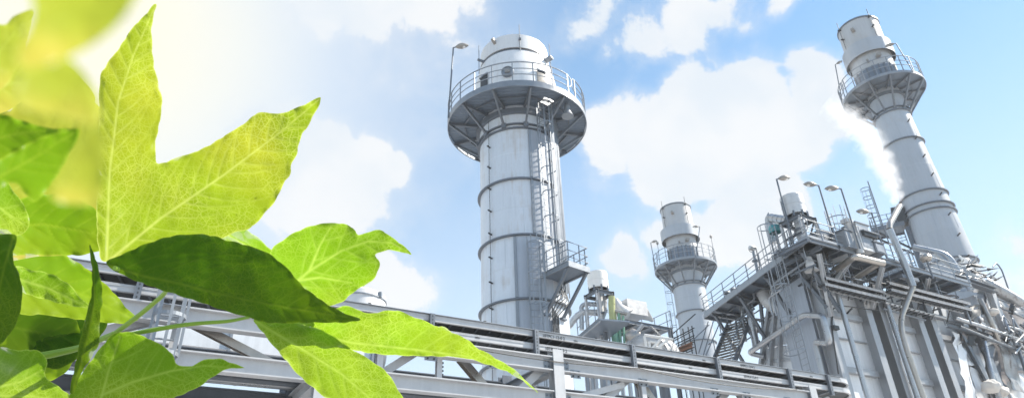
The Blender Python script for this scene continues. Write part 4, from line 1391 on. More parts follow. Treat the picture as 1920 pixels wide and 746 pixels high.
# relief pipe at the foot of the tapering chimney
t_ = thing('relief_pipe', 'bright bent pipe with a slanting branch at the foot of the tapering chimney', 'pipe', at_hd(1780, 490, 43))
hd_ = 47.0
pipe('pipe_run', [at_hd(1712, 463, hd_), at_hd(1778, 478, hd_), at_hd(1796, 510, hd_)], .2, 'stainless', t_, bend=.6, joints=1.6)
pipe('branch', [at_hd(1752, 472, hd_), at_hd(1800, 512, hd_)], .18, 'stainless', t_)
t_ = thing('valve', 'brown round valve on the handrail at the foot of the tapering chimney', 'valve', at_hd(1736, 484, 41))
c = at_hd(1736, 484, 41)
MB().lathe(c, [(0, -.2), (.25, -.15), (.33, 0), (.25, .16), (0, .2)], 14).build('valve_body', 'bronze', t_)
rod('stem', c - Z1 * 1.2, c, .06, 'steel', t_)

# small-bore piping and conduits crowding the underside of the walkways
random.seed(17)
for i in range(16):
    s_a = random.uniform(.3, 10.5)
    t_a = random.uniform(.5, 2.2)
    z = HB - random.uniform(.35, 1.5)
    L2 = random.uniform(1.2, 4.5)
    pts = [LS(s_a, t_a, z), LS(min(11.3, s_a + L2), t_a, z)]
    if random.random() < .6:
        pts.append(pts[-1] - Z1 * random.uniform(.4, 1.6))
    if random.random() < .5:
        pts.insert(0, pts[0] + Z1 * (HB - z))
    pipe('small_pipe', pts, random.uniform(.03, .075), random.choice(['steel', 'stainless', 'galv', 'dark']), wk, bend=.2)
for i in range(20):
    t_a = random.uniform(.3, 13)
    n_a = -random.uniform(.5, 2.0)
    z = HB - random.uniform(.3, 1.3)
    L2 = random.uniform(.8, 3.5)
    pts = [B(t_a, n_a, z), B(min(14.2, t_a + L2), n_a, z)]
    if random.random() < .6:
        pts.append(pts[-1] - Z1 * random.uniform(.3, 1.8))
    if random.random() < .5:
        pts.insert(0, pts[0] + Z1 * (HB - z))
    pipe('small_pipe', pts, random.uniform(.025, .07), random.choice(['steel', 'stainless', 'galv', 'dark']), wr, bend=.2)
for i in range(9):
    t_a = .6 + i * 1.5
    bar('hanger', B(t_a, -1.4, HB - .3), B(t_a + .02, -1.4, HB - 2.0), .06, .06, 'steel', wr)
    bar('hanger_arm', B(t_a, -.4, HB - 1.2 - .1 * (i % 3)), B(t_a, -2.0, HB - 1.2 - .1 * (i % 3)), .07, .08, 'steel', wr)
    bar('kicker', B(t_a, -.5, HB - 1.2), B(t_a + .5, -1.45, HB - 2.2), .05, .05, 'dark', wr)
# ------------------------------------------------------------------ dark stair between the far chimney and the boiler house
st = thing('staircase', 'dark open-tread steel stair left of the boiler house', 'staircase', at_hd(1340, 690, 42))
s0, s1 = at_hd(1352, 690, 40.5), at_hd(1386, 602, 43.5)
side = (s1 - s0).cross(Z1).normalized()
if side.dot(RT) < 0:
    side = -side
wd = .8
for sg in (-1, 1):
    MB().beam(s0 + side * sg * wd, s1 + side * sg * wd, .07, .3).build('stringer', 'steel', st)
    off = Z1 * 1.0
    pipe('stair_rail', [s0 + side * sg * wd + off, s1 + side * sg * wd + off], .035, 'galv', st)
    for k in range(4):
        p = s0.lerp(s1, k / 3) + side * sg * wd
        rod('rail_post', p, p + off, .03, 'galv', st)
nt = 15
for k in range(nt):
    p = s0.lerp(s1, (k + .5) / nt)
    hor = (s1 - s0)
    hor.z = 0
    hor.normalize()
    bar('tread', p - side * wd, p + side * wd, .26, .045, 'dark', st)
# platform rails of the stair foot
for (x0, y0, x1, y1) in [(1318, 668, 1338, 600), (1310, 662, 1328, 602), (1296, 640, 1330, 608)]:
    rod('handrail_bar', at_hd(x0, y0, 41), at_hd(x1, y1, 41), .03, 'steel', st)

# ------------------------------------------------------------------ low process unit between the near chimney and the far one
HU = 38.0
c = at_hd(1128, 600, HU)
base = V((c.x, c.y, at_hd(1130, 640, HU).z - 1.2))
lh = at_hd(1128, 553, HU).z - base.z
sl_ = silencer('clean white drum silencer on a steel frame, standing just right of the near chimney', base, .62, 1.0, lh, .58, 'white')


def U(x, y, hd=HU):
    return at_hd(x, y, hd)


for pts, r, mt, lab, bend in [([(1066, 612), (1088, 584), (1120, 586), (1132, 580), (1133, 556)], .19, 'jacket', 'thick ribbed pale pipe curving out from behind the near chimney', .9),
                              ([(1091, 618), (1090, 574), (1098, 569), (1124, 571)], .14, 'stainless', 'slimmer bright pipe bending up behind the thick ribbed pipe', .5),
                              ([(1147, 556), (1147, 580), (1155, 650)], .2, 'lime', 'yellow-green upright pipe beside the white drum silencer', .3),
                              ([(1160, 585), (1164, 650)], .09, 'green', 'thin dark green upright pipe next to the yellow-green pipe', .3),
                              ([(1168, 592), (1171, 648)], .07, 'green', 'thinnest green upright pipe of the low unit', .3),
                              ([(1152, 582), (1160, 585), (1175, 588)], .11, 'bronze', 'short tan level pipe crossing the green pipes', .2),
                              ([(1150, 604), (1168, 610)], .1, 'bronze', 'short tan pipe stub low across the green pipes', .2),
                              ([(1112, 650), (1138, 580)], .06, 'galv', 'thin grey pipe slanting behind the silencer legs', .2)]:
    t_ = thing('process_pipe', lab, 'pipe', U(*pts[0]), 'pipes of the low process unit')
    pipe('pipe_run', [U(x, y, HU + (.6 if mt in ('jacket', 'stainless') else -.3)) for x, y in pts], r, mt, t_, bend=bend, joints=.35 if mt == 'jacket' else .9)
# lower half of the yellow-green pipe is green
pipe('painted_sleeve', [U(1150, 606, HU - .3), U(1155.5, 652, HU - .3)], .215, 'green', sl_)
# wrapped hopper and box behind it
hp = thing('wrapped_hopper', 'silver-white wrapped hopper right of the white drum silencer', 'hopper', U(1165, 600, HU + 1))
c = U(1166, 577, HU + .8)
b = MB()
b.obox(c + R * .8, R * .75, N * .5, Z1 * .45)
b = b.build('hopper_box', 'jacket', hp)
MB().tube([U(1154, 560, HU + .6), U(1160, 578, HU + .6), U(1176, 592, HU + .6)], [.12, .38, .48], 16).build('hopper_cone', 'jacket', hp)
MB().tube([c + R * 1.6, c + R * 2.3 - Z1 * .5], [.5, .1], 4).build('hopper_chute', 'white', hp)
# walkway of the unit
ZU = U(1172, 600, HU).z
w0, w1 = at_height(1168, 599, ZU), at_height(1262, 617, ZU)
dU = (w1 - w0).normalized()
nU = dU.cross(Z1)
if nU.dot(FW) > 0:
    nU = -nU
lw = (w1 - w0).length
uw = thing('walkway', 'railed walkway of the low process unit in front of the far chimney', 'walkway', w0)
for i in range(4):
    a, b_ = w0 + dU * lw * i / 4, w0 + dU * lw * (i + 1) / 4
    MB().obox((a + b_) / 2 - nU * 1.0, dU * (lw / 8 - .02), nU * .98, Z1 * .03).build('deck_plate', 'deck', uw)
    MB().ibeam(a - Z1 * .12, a - nU * 2 - Z1 * .12, .1, .18, .012).build('joist', 'steel', uw)
MB().channel(w0 - Z1 * .05, w1 - Z1 * .05, .08, .24, .014).build('edge_channel', 'galv', uw)
MB().channel(w0 - nU * 2 - Z1 * .05, w1 - nU * 2 - Z1 * .05, .08, .24, .014, flip=True).build('edge_channel', 'steel', uw)
handrail(uw, [w0 - nU * 1.98 + Z1 * .05, w1 - nU * 1.98 + Z1 * .05, w1 + Z1 * .05], 1.15, 1.1, toe=False)
MB().ibeam(at_hd(1206, 608, HU - .3), at_hd(1174, 648, HU - .3), .16, .16, .015, dU).build('brace', 'beam', uw)
MB().ibeam(at_hd(1220, 612, HU + .4), at_hd(1240, 632, HU + .4), .1, .1, .012, dU).build('brace', 'steel', uw)
for x in (1180, 1255):
    p = at_hd(x, 610, HU + .8)
    MB().ibeam(V((p.x, p.y, 0)), p - Z1 * .25, .2, .2, .02, dU).build('leg', 'steel', uw)
uw2 = thing('walkway', 'short walkway sloping away behind the legs of the white drum silencer', 'walkway', U(1100, 630))
q0, q1 = at_height(1084, 632, ZU - 1.0), at_height(1124, 598, ZU - 1.0)
d2 = (q1 - q0).normalized()
n2 = d2.cross(Z1)
if n2.dot(RT) < 0:
    n2 = -n2
MB().obox((q0 + q1) / 2 + n2 * .9, d2 * (q1 - q0).length / 2, n2 * .9, Z1 * .04).build('deck_plate', 'deck', uw2)
MB().channel(q0 - Z1 * .05, q1 - Z1 * .05, .08, .24, .014).build('edge_channel', 'galv', uw2)
handrail(uw2, [q0, q1], 1.1, 1.3, toe=False)
p = (q0 + q1) / 2 + n2
MB().ibeam(V((p.x, p.y, 0)), p - Z1 * .1, .2, .2, .02).build('leg', 'steel', uw2)
# wrapped vessel with white pipe lattice
vs_ = thing('wrapped_vessel', 'round silver-wrapped vessel with white pipes round it, low beside the far chimney', 'vessel', U(1225, 650, HU - 2))
c0, c1 = at_hd(1212, 668, HU - 2), at_hd(1238, 672, HU + .5)
MB().tube([c0 + (c0 - c1).normalized() * .25, c0, c1, c1 + (c1 - c0).normalized() * .35], [.7, 1.2, 1.2, .75], 30).build('vessel_shell', 'jacket', vs_)
for k in range(5):
    p = c0.lerp(c1, k / 4)
    d = (c1 - c0).normalized()
    MB().tube([p - d * .03, p + d * .03], 1.215, 30).build('strap', 'galv', vs_)
rod('saddle', V((c0.x, c0.y, 0)), c0, .3, 'steel', vs_)
rod('saddle', V((c1.x, c1.y, 0)), c1, .3, 'steel', vs_)
for (a, b_) in [((1208, 630), (1212, 650)), ((1208, 628), (1262, 636)), ((1218, 640), (1234, 642)), ((1222, 654), (1240, 634)), ((1234, 652), (1252, 636)), ((1217, 640), (1219, 655)), ((1229, 650), (1240, 652))]:
    pipe('frame_pipe', [U(*a, HU - 2.6), U(*b_, HU - 2.6)], .075, 'white', vs_)
wc = thing('wrapped_cone', 'tan dented metal cone under the walkway of the low unit', 'hopper', U(1182, 636, HU - .4))
MB().tube([U(1172, 628, HU), U(1186, 634, HU), U(1202, 630, HU)], [.3, .55, .3], 14).build('cone_shell', 'bronze', wc)
# dark scaffold tower before the far chimney
sc_ = thing('scaffold_tower', 'dark pipe scaffold with brown boards at the foot of the far chimney', 'scaffold', at_hd(1285, 650, 41))
random.seed(5)
hs = 41.0
for x in (1258, 1268, 1280, 1290, 1297):
    p = at_hd(x, 622 - (x - 1258) * .3, hs + random.uniform(-.6, .6))
    rod('standard', V((p.x, p.y, 0)), p, .035, 'dark', sc_)
for y0, y1 in ((640, 614), (652, 628), (662, 640), (672, 650)):
    rod('ledger', at_hd(1252, y0, hs), at_hd(1302, y1, hs), .035, 'dark', sc_)
    rod('ledger', at_hd(1254, y0 + 4, hs + 1.5), at_hd(1300, y1 + 5, hs + 1.5), .03, 'dark', sc_)
rod('raker', at_hd(1256, 630, hs), at_hd(1304, 588, hs), .035, 'dark', sc_)
for y in (655, 662):
    bar('scaffold_board', at_hd(1262, y + 3, hs), at_hd(1298, y - 12, hs), .5, .06, 'rust', sc_)
# steel and pipes low behind the rack
lo = thing('pipe_bundle', 'bundle of upright bright pipes low behind the rack, right of the near chimney', 'pipe bundle', at_hd(1130, 720, 30))
for i, x in enumerate((1098, 1106, 1115, 1128, 1137, 1150, 1162, 1176)):
    p = at_hd(x, 676 + (i % 3) * 4, 30 + (i % 2))
    pipe('upright_pipe', [V((p.x, p.y, 0)), p, p + R * .5], (.1, .14, .08, .17, .1, .12, .09, .1)[i], 'stainless' if i % 3 else 'galv', lo, bend=.3, joints=1.2)
gd = thing('grating_deck', 'dark grating deck low behind the rack', 'walkway', at_hd(1250, 700, 26))
for i in range(9):
    p = K(1.2 + i * 1.5, -5.5, 7.35 - 1.2)
    MB().obox(p, R * .73, N * 1.2, Z1 * .03).build('deck_plate', 'dark', gd)
    MB().ibeam(p - R * .75 - N * 1.2 - Z1 * .15, p - R * .75 + N * 1.2 - Z1 * .15, .1, .2, .015).build('joist', 'steel', gd)
MB().channel(K(.4, -4.28, 6.1), K(14, -4.28, 6.1), .08, .2, .014).build('edge_channel', 'steel', gd)
for t in (1, 6, 11):
    MB().ibeam(K(t, -5.5, 0), K(t, -5.5, 5.9), .2, .2, .02).build('leg', 'steel', gd)

# ------------------------------------------------------------------ wrecked end of the boiler house
wkx = thing('wrecked_end', 'torn and dented end of the boiler house with hanging sheets and dark gaps', 'wreckage', B(19, -2, 0))
random.seed(21)


def crumple(name, quad, mat, amp, parent, nx=14, ny=14, seed=0, thick=.03, tear=0.12):
    """dented sheet: a grid over four corners, pushed in and out by noise, with ragged edges"""
    a, b_, c_, d = [V(p) for p in quad]
    nrm = (b_ - a).cross(d - a).normalized()
    vs, fs = [], []
    for i in range(nx + 1):
        for j in range(ny + 1):
            u, v_ = i / nx, j / ny
            p = (a * (1 - u) + b_ * u) * (1 - v_) + (d * (1 - u) + c_ * u) * v_
            q = p * .9 + V((seed * 7.3, seed * 3.1, 0))
            edge = min(u, 1 - u, v_, 1 - v_)
            h = noise.noise(q) * amp + abs(noise.noise(q * 2.3)) * amp * .6
            sh = V((noise.noise(q * 1.7 + V((9, 0, 0))), noise.noise(q * 1.7 + V((0, 9, 0))), noise.noise(q * 1.7 + V((0, 0, 9)))))
            vs.append(p + nrm * h + sh * tear * (1.6 if edge < .1 else .7))
    for i in range(nx):
        for j in range(ny):
            if noise.noise(V((i * .6 + seed, j * .6, seed * 2.0))) > .52:
                continue
            fs.append((i * (ny + 1) + j, (i + 1) * (ny + 1) + j, (i + 1) * (ny + 1) + j + 1, i * (ny + 1) + j + 1))
    n0 = len(vs)
    m = MB()
    m.add(vs, fs, True)
    m.add([p - nrm * thick for p in vs], [tuple(reversed(f)) for f in fs], True)
    return m.build(name, mat, parent)


def wq(pts, n):
    return [W(x, y, n) for x, y in pts]


crumple('back_plate', wq([(1785, 560), (1930, 560), (1960, 790), (1840, 790)], -3.2), 'scorch', .5, wkx, seed=1, tear=.05)
for i, (pts, n, mt, amp) in enumerate([
        ([(1784, 622), (1800, 628), (1840, 790), (1822, 790)], -1.55, 'wall', .05), ([(1803, 634), (1832, 642), (1850, 692), (1816, 684)], -1.7, 'wall', .09),
        ([(1817, 688), (1851, 696), (1874, 790), (1846, 790)], -1.7, 'wall', .09), ([(1835, 640), (1864, 648), (1890, 745), (1856, 712)], -2.0, 'panel_dark', .15),
        ([(1868, 640), (1886, 646), (1922, 735), (1900, 730)], -1.4, 'torn', .2), ([(1884, 690), (1920, 700), (1945, 790), (1900, 790)], -1.7, 'wall', .25),
        ([(1800, 560), (1846, 548), (1850, 612), (1803, 612)], -2.2, 'panel_dark', .2), ([(1842, 590), (1870, 594), (1876, 628), (1848, 622)], -1.8, 'torn', .2),
        ([(1792, 505), (1836, 508), (1846, 552), (1800, 545)], -1.7, 'torn', .3), ([(1838, 520), (1880, 545), (1895, 575), (1855, 575)], -2.0, 'torn', .3),
        ([(1800, 598), (1838, 604), (1846, 640), (1804, 625)], -2.0, 'scorch', .3), ([(1870, 600), (1905, 612), (1925, 655), (1880, 640)], -2.0, 'scorch', .3),
        ([(1795, 478), (1830, 490), (1842, 520), (1800, 515)], -2.6, 'torn', .35), ([(1892, 655), (1925, 665), (1940, 700), (1900, 690)], -1.5, 'steel', .2),
        ([(1752, 545), (1800, 556), (1803, 590), (1756, 575)], -2.4, 'scorch', .1)]):
    crumple('torn_sheet', wq(pts, n), mt, amp, wkx, seed=i + 2)
MB().ibeam(W(1852, 536, -1.2), W(1898, 660, -1.3), .5, .4, .03, N).build('bent_beam', 'beam', wkx)
MB().ibeam(W(1776, 608, -1.35), W(1935, 655, -1.35), .25, .3, .02).build('bent_beam', 'steel', wkx)
MB().ibeam(W(1790, 520, -.9), W(1865, 545, -.9), .4, .3, .02).build('bent_beam', 'steel', wkx)
MB().ibeam(W(1800, 622, -1.5), W(1880, 770, -1.5), .3, .2, .02, N).build('bent_beam', 'steel', wkx)
for i in range(9):
    x, y = random.uniform(1800, 1905), random.uniform(570, 640)
    if y < 540 + (x - 1850) * .5:
        continue
    crumple('sheet_scrap', wq([(x, y), (x + random.uniform(8, 26), y + random.uniform(-6, 10)), (x + random.uniform(10, 30), y + random.uniform(12, 34)), (x - 4, y + random.uniform(8, 28))], random.uniform(-1.7, -1.0)),
            random.choice(['torn', 'scorch', 'steel', 'wall', 'dark']), .2, wkx, 6, 6, seed=30 + i)
# surviving pipes and rails among the torn sheets
for (x0, y0, x1, y1, r, mt) in [(1790, 596, 1920, 640, .12, 'stainless'), (1800, 612, 1925, 662, .08, 'steel'), (1838, 560, 1872, 640, .14, 'bronze'), (1880, 590, 1908, 650, .1, 'stainless'), (1895, 590, 1925, 655, .07, 'galv'),
                                (1870, 575, 1925, 598, .06, 'steel'), (1868, 560, 1930, 583, .05, 'galv'), (1886, 612, 1930, 628, .09, 'stainless'), (1846, 640, 1880, 760, .12, 'stainless'), (1905, 640, 1940, 760, .1, 'steel')]:
    pipe('pipe_run', [W(x0, y0, -1.1), W((x0 + x1) / 2 + random.uniform(-4, 4), (y0 + y1) / 2 + random.uniform(-4, 4), -.9), W(x1, y1, -1.1)], r, mt, wkx, bend=.8, joints=.8)
# sharp splinters and bent rods along the broken top edge
for i in range(26):
    x = random.uniform(1796, 1862)
    y = 492 + (x - 1796) * .35 + random.uniform(-8, 22)
    p = W(x, y, random.uniform(-2.2, -.8))
    d = (RT * random.uniform(-.2, 1) + UP * random.uniform(-.4, .7) + FW * random.uniform(-.4, .4)).normalized()
    MB().tube([p, p + d * random.uniform(.2, .5) + RT * .05, p + d * random.uniform(.6, 1.1)], [random.uniform(.05, .14), .05, .008], 4).build('splinter', random.choice(['dark', 'steel', 'torn']), wkx)
for i in range(16):
    x, y = random.uniform(1880, 1925), random.uniform(575, 665)
    pts = [W(x + random.uniform(-14, 14), y + random.uniform(-16, 16), random.uniform(-1.6, -.6)) for _ in range(4)]
    MB().tube(smooth_path(pts, .6), random.uniform(.03, .08), 6).build('bent_rod', random.choice(['galv', 'steel', 'stainless', 'bronze']), wkx)
MB().tube(smooth_path([W(1862, 500, -1.2), W(1868, 492, -1.2), W(1878, 505, -1.2), W(1892, 545, -1.2)], .5), .05, 6).build('bent_rod', 'steel', wkx)
t_ = thing('broken_pipe', 'thick grey pipe with a dark open end sticking out past the wrecked end', 'pipe', W(1880, 552, -.8))
MB().tube([W(1845, 530, -1.6), W(1880, 549, -1.0), W(1916, 568, -.6)], [.42, .40, .30], 18).build('pipe_run', 'torn', t_)
MB().tube([W(1893, 578, -1.0), W(1902, 580, -.8)], .35, 16).build('broken_flange', 'dark', t_)
for i, (x, y, r, lab) in enumerate([(1858, 724, .46, 'big pale crumpled bundle lying at the foot of the wrecked wall'), (1878, 734, .36, 'smaller pale crumpled bundle right of the big one'), (1862, 585, .3, 'pale crumpled bundle caught high in the wreckage')]):
    c = W(x, y, -1.0)
    t_ = thing('crumpled_bundle', lab, 'bundle', c, 'pale bundles in the wreckage')
    vs, fs = [], []
    nu, nv = 22, 14
    for a in range(nv + 1):
        for b_ in range(nu):
            th, ph = pi * a / nv, 2 * pi * b_ / nu
            d = V((sin(th) * cos(ph), sin(th) * sin(ph), cos(th) * .75))
            k = r * (1 + .35 * noise.noise(d * 2 + V((i * 5, 0, 0))) + .25 * abs(noise.noise(d * 4.5 + V((0, i * 4, 0)))))
            vs.append(c + d * k)
    fs = [(a * nu + b_, a * nu + (b_ + 1) % nu, (a + 1) * nu + (b_ + 1) % nu, (a + 1) * nu + b_) for a in range(nv) for b_ in range(nu)]
    MB().add(vs, fs, True).build('wrapped_cloth', 'cloth', t_)

# ------------------------------------------------------------------ the hazy air
hm, ht, hout = mat_new('hazy_air')
ht.t.links.new(ht.n('ShaderNodeVolumePrincipled', {'Color': (.93, .95, .98, 1), 'Density': .0005, 'Anisotropy': .1}).outputs[0], hout.inputs['Volume'])
hz = MB().obox((0, 0, 26), V((3060, 0, 0)), V((0, 3060, 0)), V((0, 0, 27))).build('haze', hm)
hz['kind'] = 'stuff'
hz['label'] = 'thin pale haze hanging in the air over the whole plant'
hz['category'] = 'haze'

# ------------------------------------------------------------------ steam
def steam(label, blobs, dens, name, fade=.0):
    """billowing white vapour: a hull round a chain of puffs, filled with a volume whose edge is broken up by noise"""
    m, t, out = mat_new(name + '_vapour')
    pos = t.n('ShaderNodeNewGeometry').outputs['Position']
    n1 = t.noise(pos, 1.25, 7, 0.66, .2)
    wv = t.n('ShaderNodeVectorMath', {0: n1.outputs['Color'], 1: (.5, .5, .5)}, operation='SUBTRACT').outputs[0]
    wv = t.n('ShaderNodeVectorMath', {0: wv, 'Scale': 1.25}, operation='SCALE').outputs[0]
    p2 = t.n('ShaderNodeVectorMath', {0: pos, 1: wv}, operation='ADD').outputs[0]
    acc = None
    for c, r, k in blobs:
        d = t.n('ShaderNodeVectorMath', {0: p2, 1: c}, operation='DISTANCE').outputs['Value']
        v_ = t.mapr(d, r * 1.15, r * .2, 0, k)
        acc = v_ if acc is None else t.math('MAXIMUM', acc, v_)
    n2 = t.noise(pos, 2.6, 4, .6).outputs['Fac']
    dd = t.math('ADD', acc, t.math('MULTIPLY', t.math('SUBTRACT', n2, .55), .9))
    dd = t.math('MULTIPLY', t.math('POWER', t.mapr(dd, .16, .75, 0, 1), 1.35), dens)
    vol = t.n('ShaderNodeVolumePrincipled', {'Color': (.84, .84, .86, 1), 'Density': dd, 'Anisotropy': .2})
    t.t.links.new(vol.outputs[0], out.inputs['Volume'])
    o = MB().tube([b_[0] for b_ in blobs], [b_[1] * 1.55 for b_ in blobs], 12).build(name, m)
    o['label'] = label
    o['category'] = 'steam'
    o['kind'] = 'stuff'
    return o


HS = hypot(STEAM0.x, STEAM0.y)
bl = []
for x, y, r, k in [(1687, 388, .32, 1.4), (1681, 368, .5, 1.3), (1672, 345, .74, 1.15), (1661, 322, .92, 1.0), (1648, 298, 1.05, .95), (1634, 270, 1.1, .9), (1615, 245, 1.15, .85), (1592, 222, 1.15, .75), (1565, 205, 1.05, .6)]:
    bl.append((at_hd(x, y, HS), r, k))
steam('billowing white steam blown from the crooked vent pipe, drifting left past the tapering chimney', bl, 1.15, 'steam_plume')
bl = []
for x, y, r, k in [(1620, 175, .9, .5), (1606, 150, 1.1, .55), (1600, 120, 1.1, .5), (1590, 95, 1.0, .4)]:
    bl.append((at_hd(x, y, 43.5), r, k))
steam('thin wisp of white steam drifting across the head of the tapering chimney', bl, .16, 'steam_wisp')
# ------------------------------------------------------------------ the leafy branch in the foreground
def leaf_mat(name, refl, trans, vein_t, vein_r, mixf=0.62, gloss=0.35, netk=1.0):
    m, t, out = mat_new(name)
    uv = t.n('ShaderNodeUVMap').outputs[0]
    va = t.n('ShaderNodeAttribute', attribute_name='vein').outputs['Fac']
    ed = t.n('ShaderNodeAttribute', attribute_name='rim').outputs['Fac']
    wz = t.noise(uv, 9.0, 2, .5)
    wv = t.n('ShaderNodeVectorMath', {0: wz.outputs['Color'], 1: (.5, .5, .5)}, operation='SUBTRACT').outputs[0]
    wv = t.n('ShaderNodeVectorMath', {0: wv, 'Scale': .05}, operation='SCALE').outputs[0]
    uw_ = t.n('ShaderNodeVectorMath', {0: uv, 1: wv}, operation='ADD').outputs[0]
    v1 = t.n('ShaderNodeTexVoronoi', {'Vector': uw_, 'Scale': 16.0}, feature='DISTANCE_TO_EDGE', voronoi_dimensions='2D').outputs['Distance']
    v2 = t.n('ShaderNodeTexVoronoi', {'Vector': uw_, 'Scale': 38.0}, feature='DISTANCE_TO_EDGE', voronoi_dimensions='2D').outputs['Distance']
    f1 = t.mapr(v1, .0, .07, .46, 0, True)
    f2 = t.mapr(v2, .0, .12, .36, 0, True)
    net = t.math('MAXIMUM', f1, f2)
    patch = t.noise(uv, 1.6, 3, .55).outputs['Fac']
    net = t.math('MULTIPLY', net, t.mapr(patch, .35, .62, 0.1 * netk, 1.15 * netk))
    vf = t.math('MAXIMUM', net, t.math('MULTIPLY', va, 1.0), clamp=True)
    vf = t.math('MAXIMUM', vf, t.math('MULTIPLY', ed, .8), clamp=True)
    big = t.noise(uv, 2.6, 4, .6).outputs['Fac']
    k = t.mapr(big, .3, .7, .9, 1.1)
    spot = t.mapr(t.noise(uv, 14.0, 2, .5).outputs['Fac'], .73, .78, 0, .35, True)
    k = t.math('MULTIPLY', k, t.math('SUBTRACT', 1.0, spot))
    age = t.mapr(t.noise(uv, .9, 2, .5).outputs['Fac'], .38, .66, 0, .55, True)
    tbase = t.mix(age, (*trans, 1), (trans[0] * 1.75, trans[1] * 1.12, trans[2] * 2.5, 1))
    tr = t.n('ShaderNodeVectorMath', {0: t.mix(vf, tbase, (*vein_t, 1)), 'Scale': k}, operation='SCALE').outputs[0]
    rf = t.n('ShaderNodeVectorMath', {0: t.mix(vf, (*refl, 1), (*vein_r, 1)), 'Scale': k}, operation='SCALE').outputs[0]
    hgt = t.math('SUBTRACT', t.math('MULTIPLY', va, .6), t.math('MULTIPLY', net, -.5))
    bp = t.n('ShaderNodeBump', {'Height': hgt, 'Strength': .35, 'Distance': .0012}).outputs[0]
    d = t.n('ShaderNodeBsdfDiffuse', {'Color': rf, 'Normal': bp}).outputs[0]
    tl = t.n('ShaderNodeBsdfTranslucent', {'Color': tr, 'Normal': bp}).outputs[0]
    mx = t.n('ShaderNodeMixShader', {0: mixf, 1: d, 2: tl}).outputs[0]
    g = t.n('ShaderNodeBsdfGlossy', {'Color': (1, 1, 1, 1), 'Roughness': gloss, 'Normal': bp}).outputs[0]
    fr = t.n('ShaderNodeFresnel', {'IOR': 1.35}).outputs[0]
    fr = t.math('MULTIPLY', fr, .42)
    mx = t.n('ShaderNodeMixShader', {0: fr, 1: mx, 2: g}).outputs[0]
    t.t.links.new(mx, out.inputs[0])
    return m


LM = {
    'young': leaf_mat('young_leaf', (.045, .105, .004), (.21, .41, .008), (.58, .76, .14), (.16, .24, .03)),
    'yellow': leaf_mat('yellow_leaf', (.06, .11, .004), (.29, .41, .012), (.70, .78, .20), (.2, .26, .03)),
    'soft': leaf_mat('inner_leaf', (.045, .105, .004), (.20, .38, .006), (.38, .52, .03), (.12, .2, .02), netk=.15),
    'softyellow': leaf_mat('inner_yellow_leaf', (.08, .115, .006), (.40, .46, .04), (.48, .56, .08), (.15, .2, .02), netk=.15),
    'in_shade': leaf_mat('leaf_in_shade', (.014, .046, .001), (.085, .21, .001), (.26, .38, .02), (.05, .09, .01), .5),  # shade on the dark leaves is put into this deeper, less translucent colour
}
stem_m = metal('leaf_stalk', (.20, .34, .03), 0, .5, .2, .0, 30)


def catmull(pts, n=5):
    out = []
    m = len(pts)
    for i in range(m):
        p0, p1, p2, p3 = pts[i - 1], pts[i], pts[(i + 1) % m], pts[(i + 2) % m]
        seg = hypot(p2[0] - p1[0], p2[1] - p1[1])
        k = max(1, int(seg / n))
        for j in range(k):
            t = j / k
            out.append(tuple(.5 * (2 * b + (c - a) * t + (2 * a - 5 * b + 4 * c - d) * t * t + (3 * b - a - 3 * c + d) * t ** 3) for a, b, c, d in zip(p0, p1, p2, p3)))
    return out


def inside(p, poly):
    x, y = p
    r = False
    j = len(poly) - 1
    for i in range(len(poly)):
        xi, yi = poly[i]
        xj, yj = poly[j]
        if (yi > y) != (yj > y) and x < (xj - xi) * (y - yi) / (yj - yi) + xi:
            r = not r
        j = i
    return r


import numpy as np


def leaf_normal(x, y, lit):
    """blade normal at a sight line: lit = 1 turns the blade half-way to the sun, 0 leaves it edge-on to the sun"""
    d = ray(x, y).normalized()
    dark = (d - SUN * d.dot(SUN)).normalized()
    return (dark * (1 - lit) + (SUN + d * 1.0).normalized() * lit).normalized()


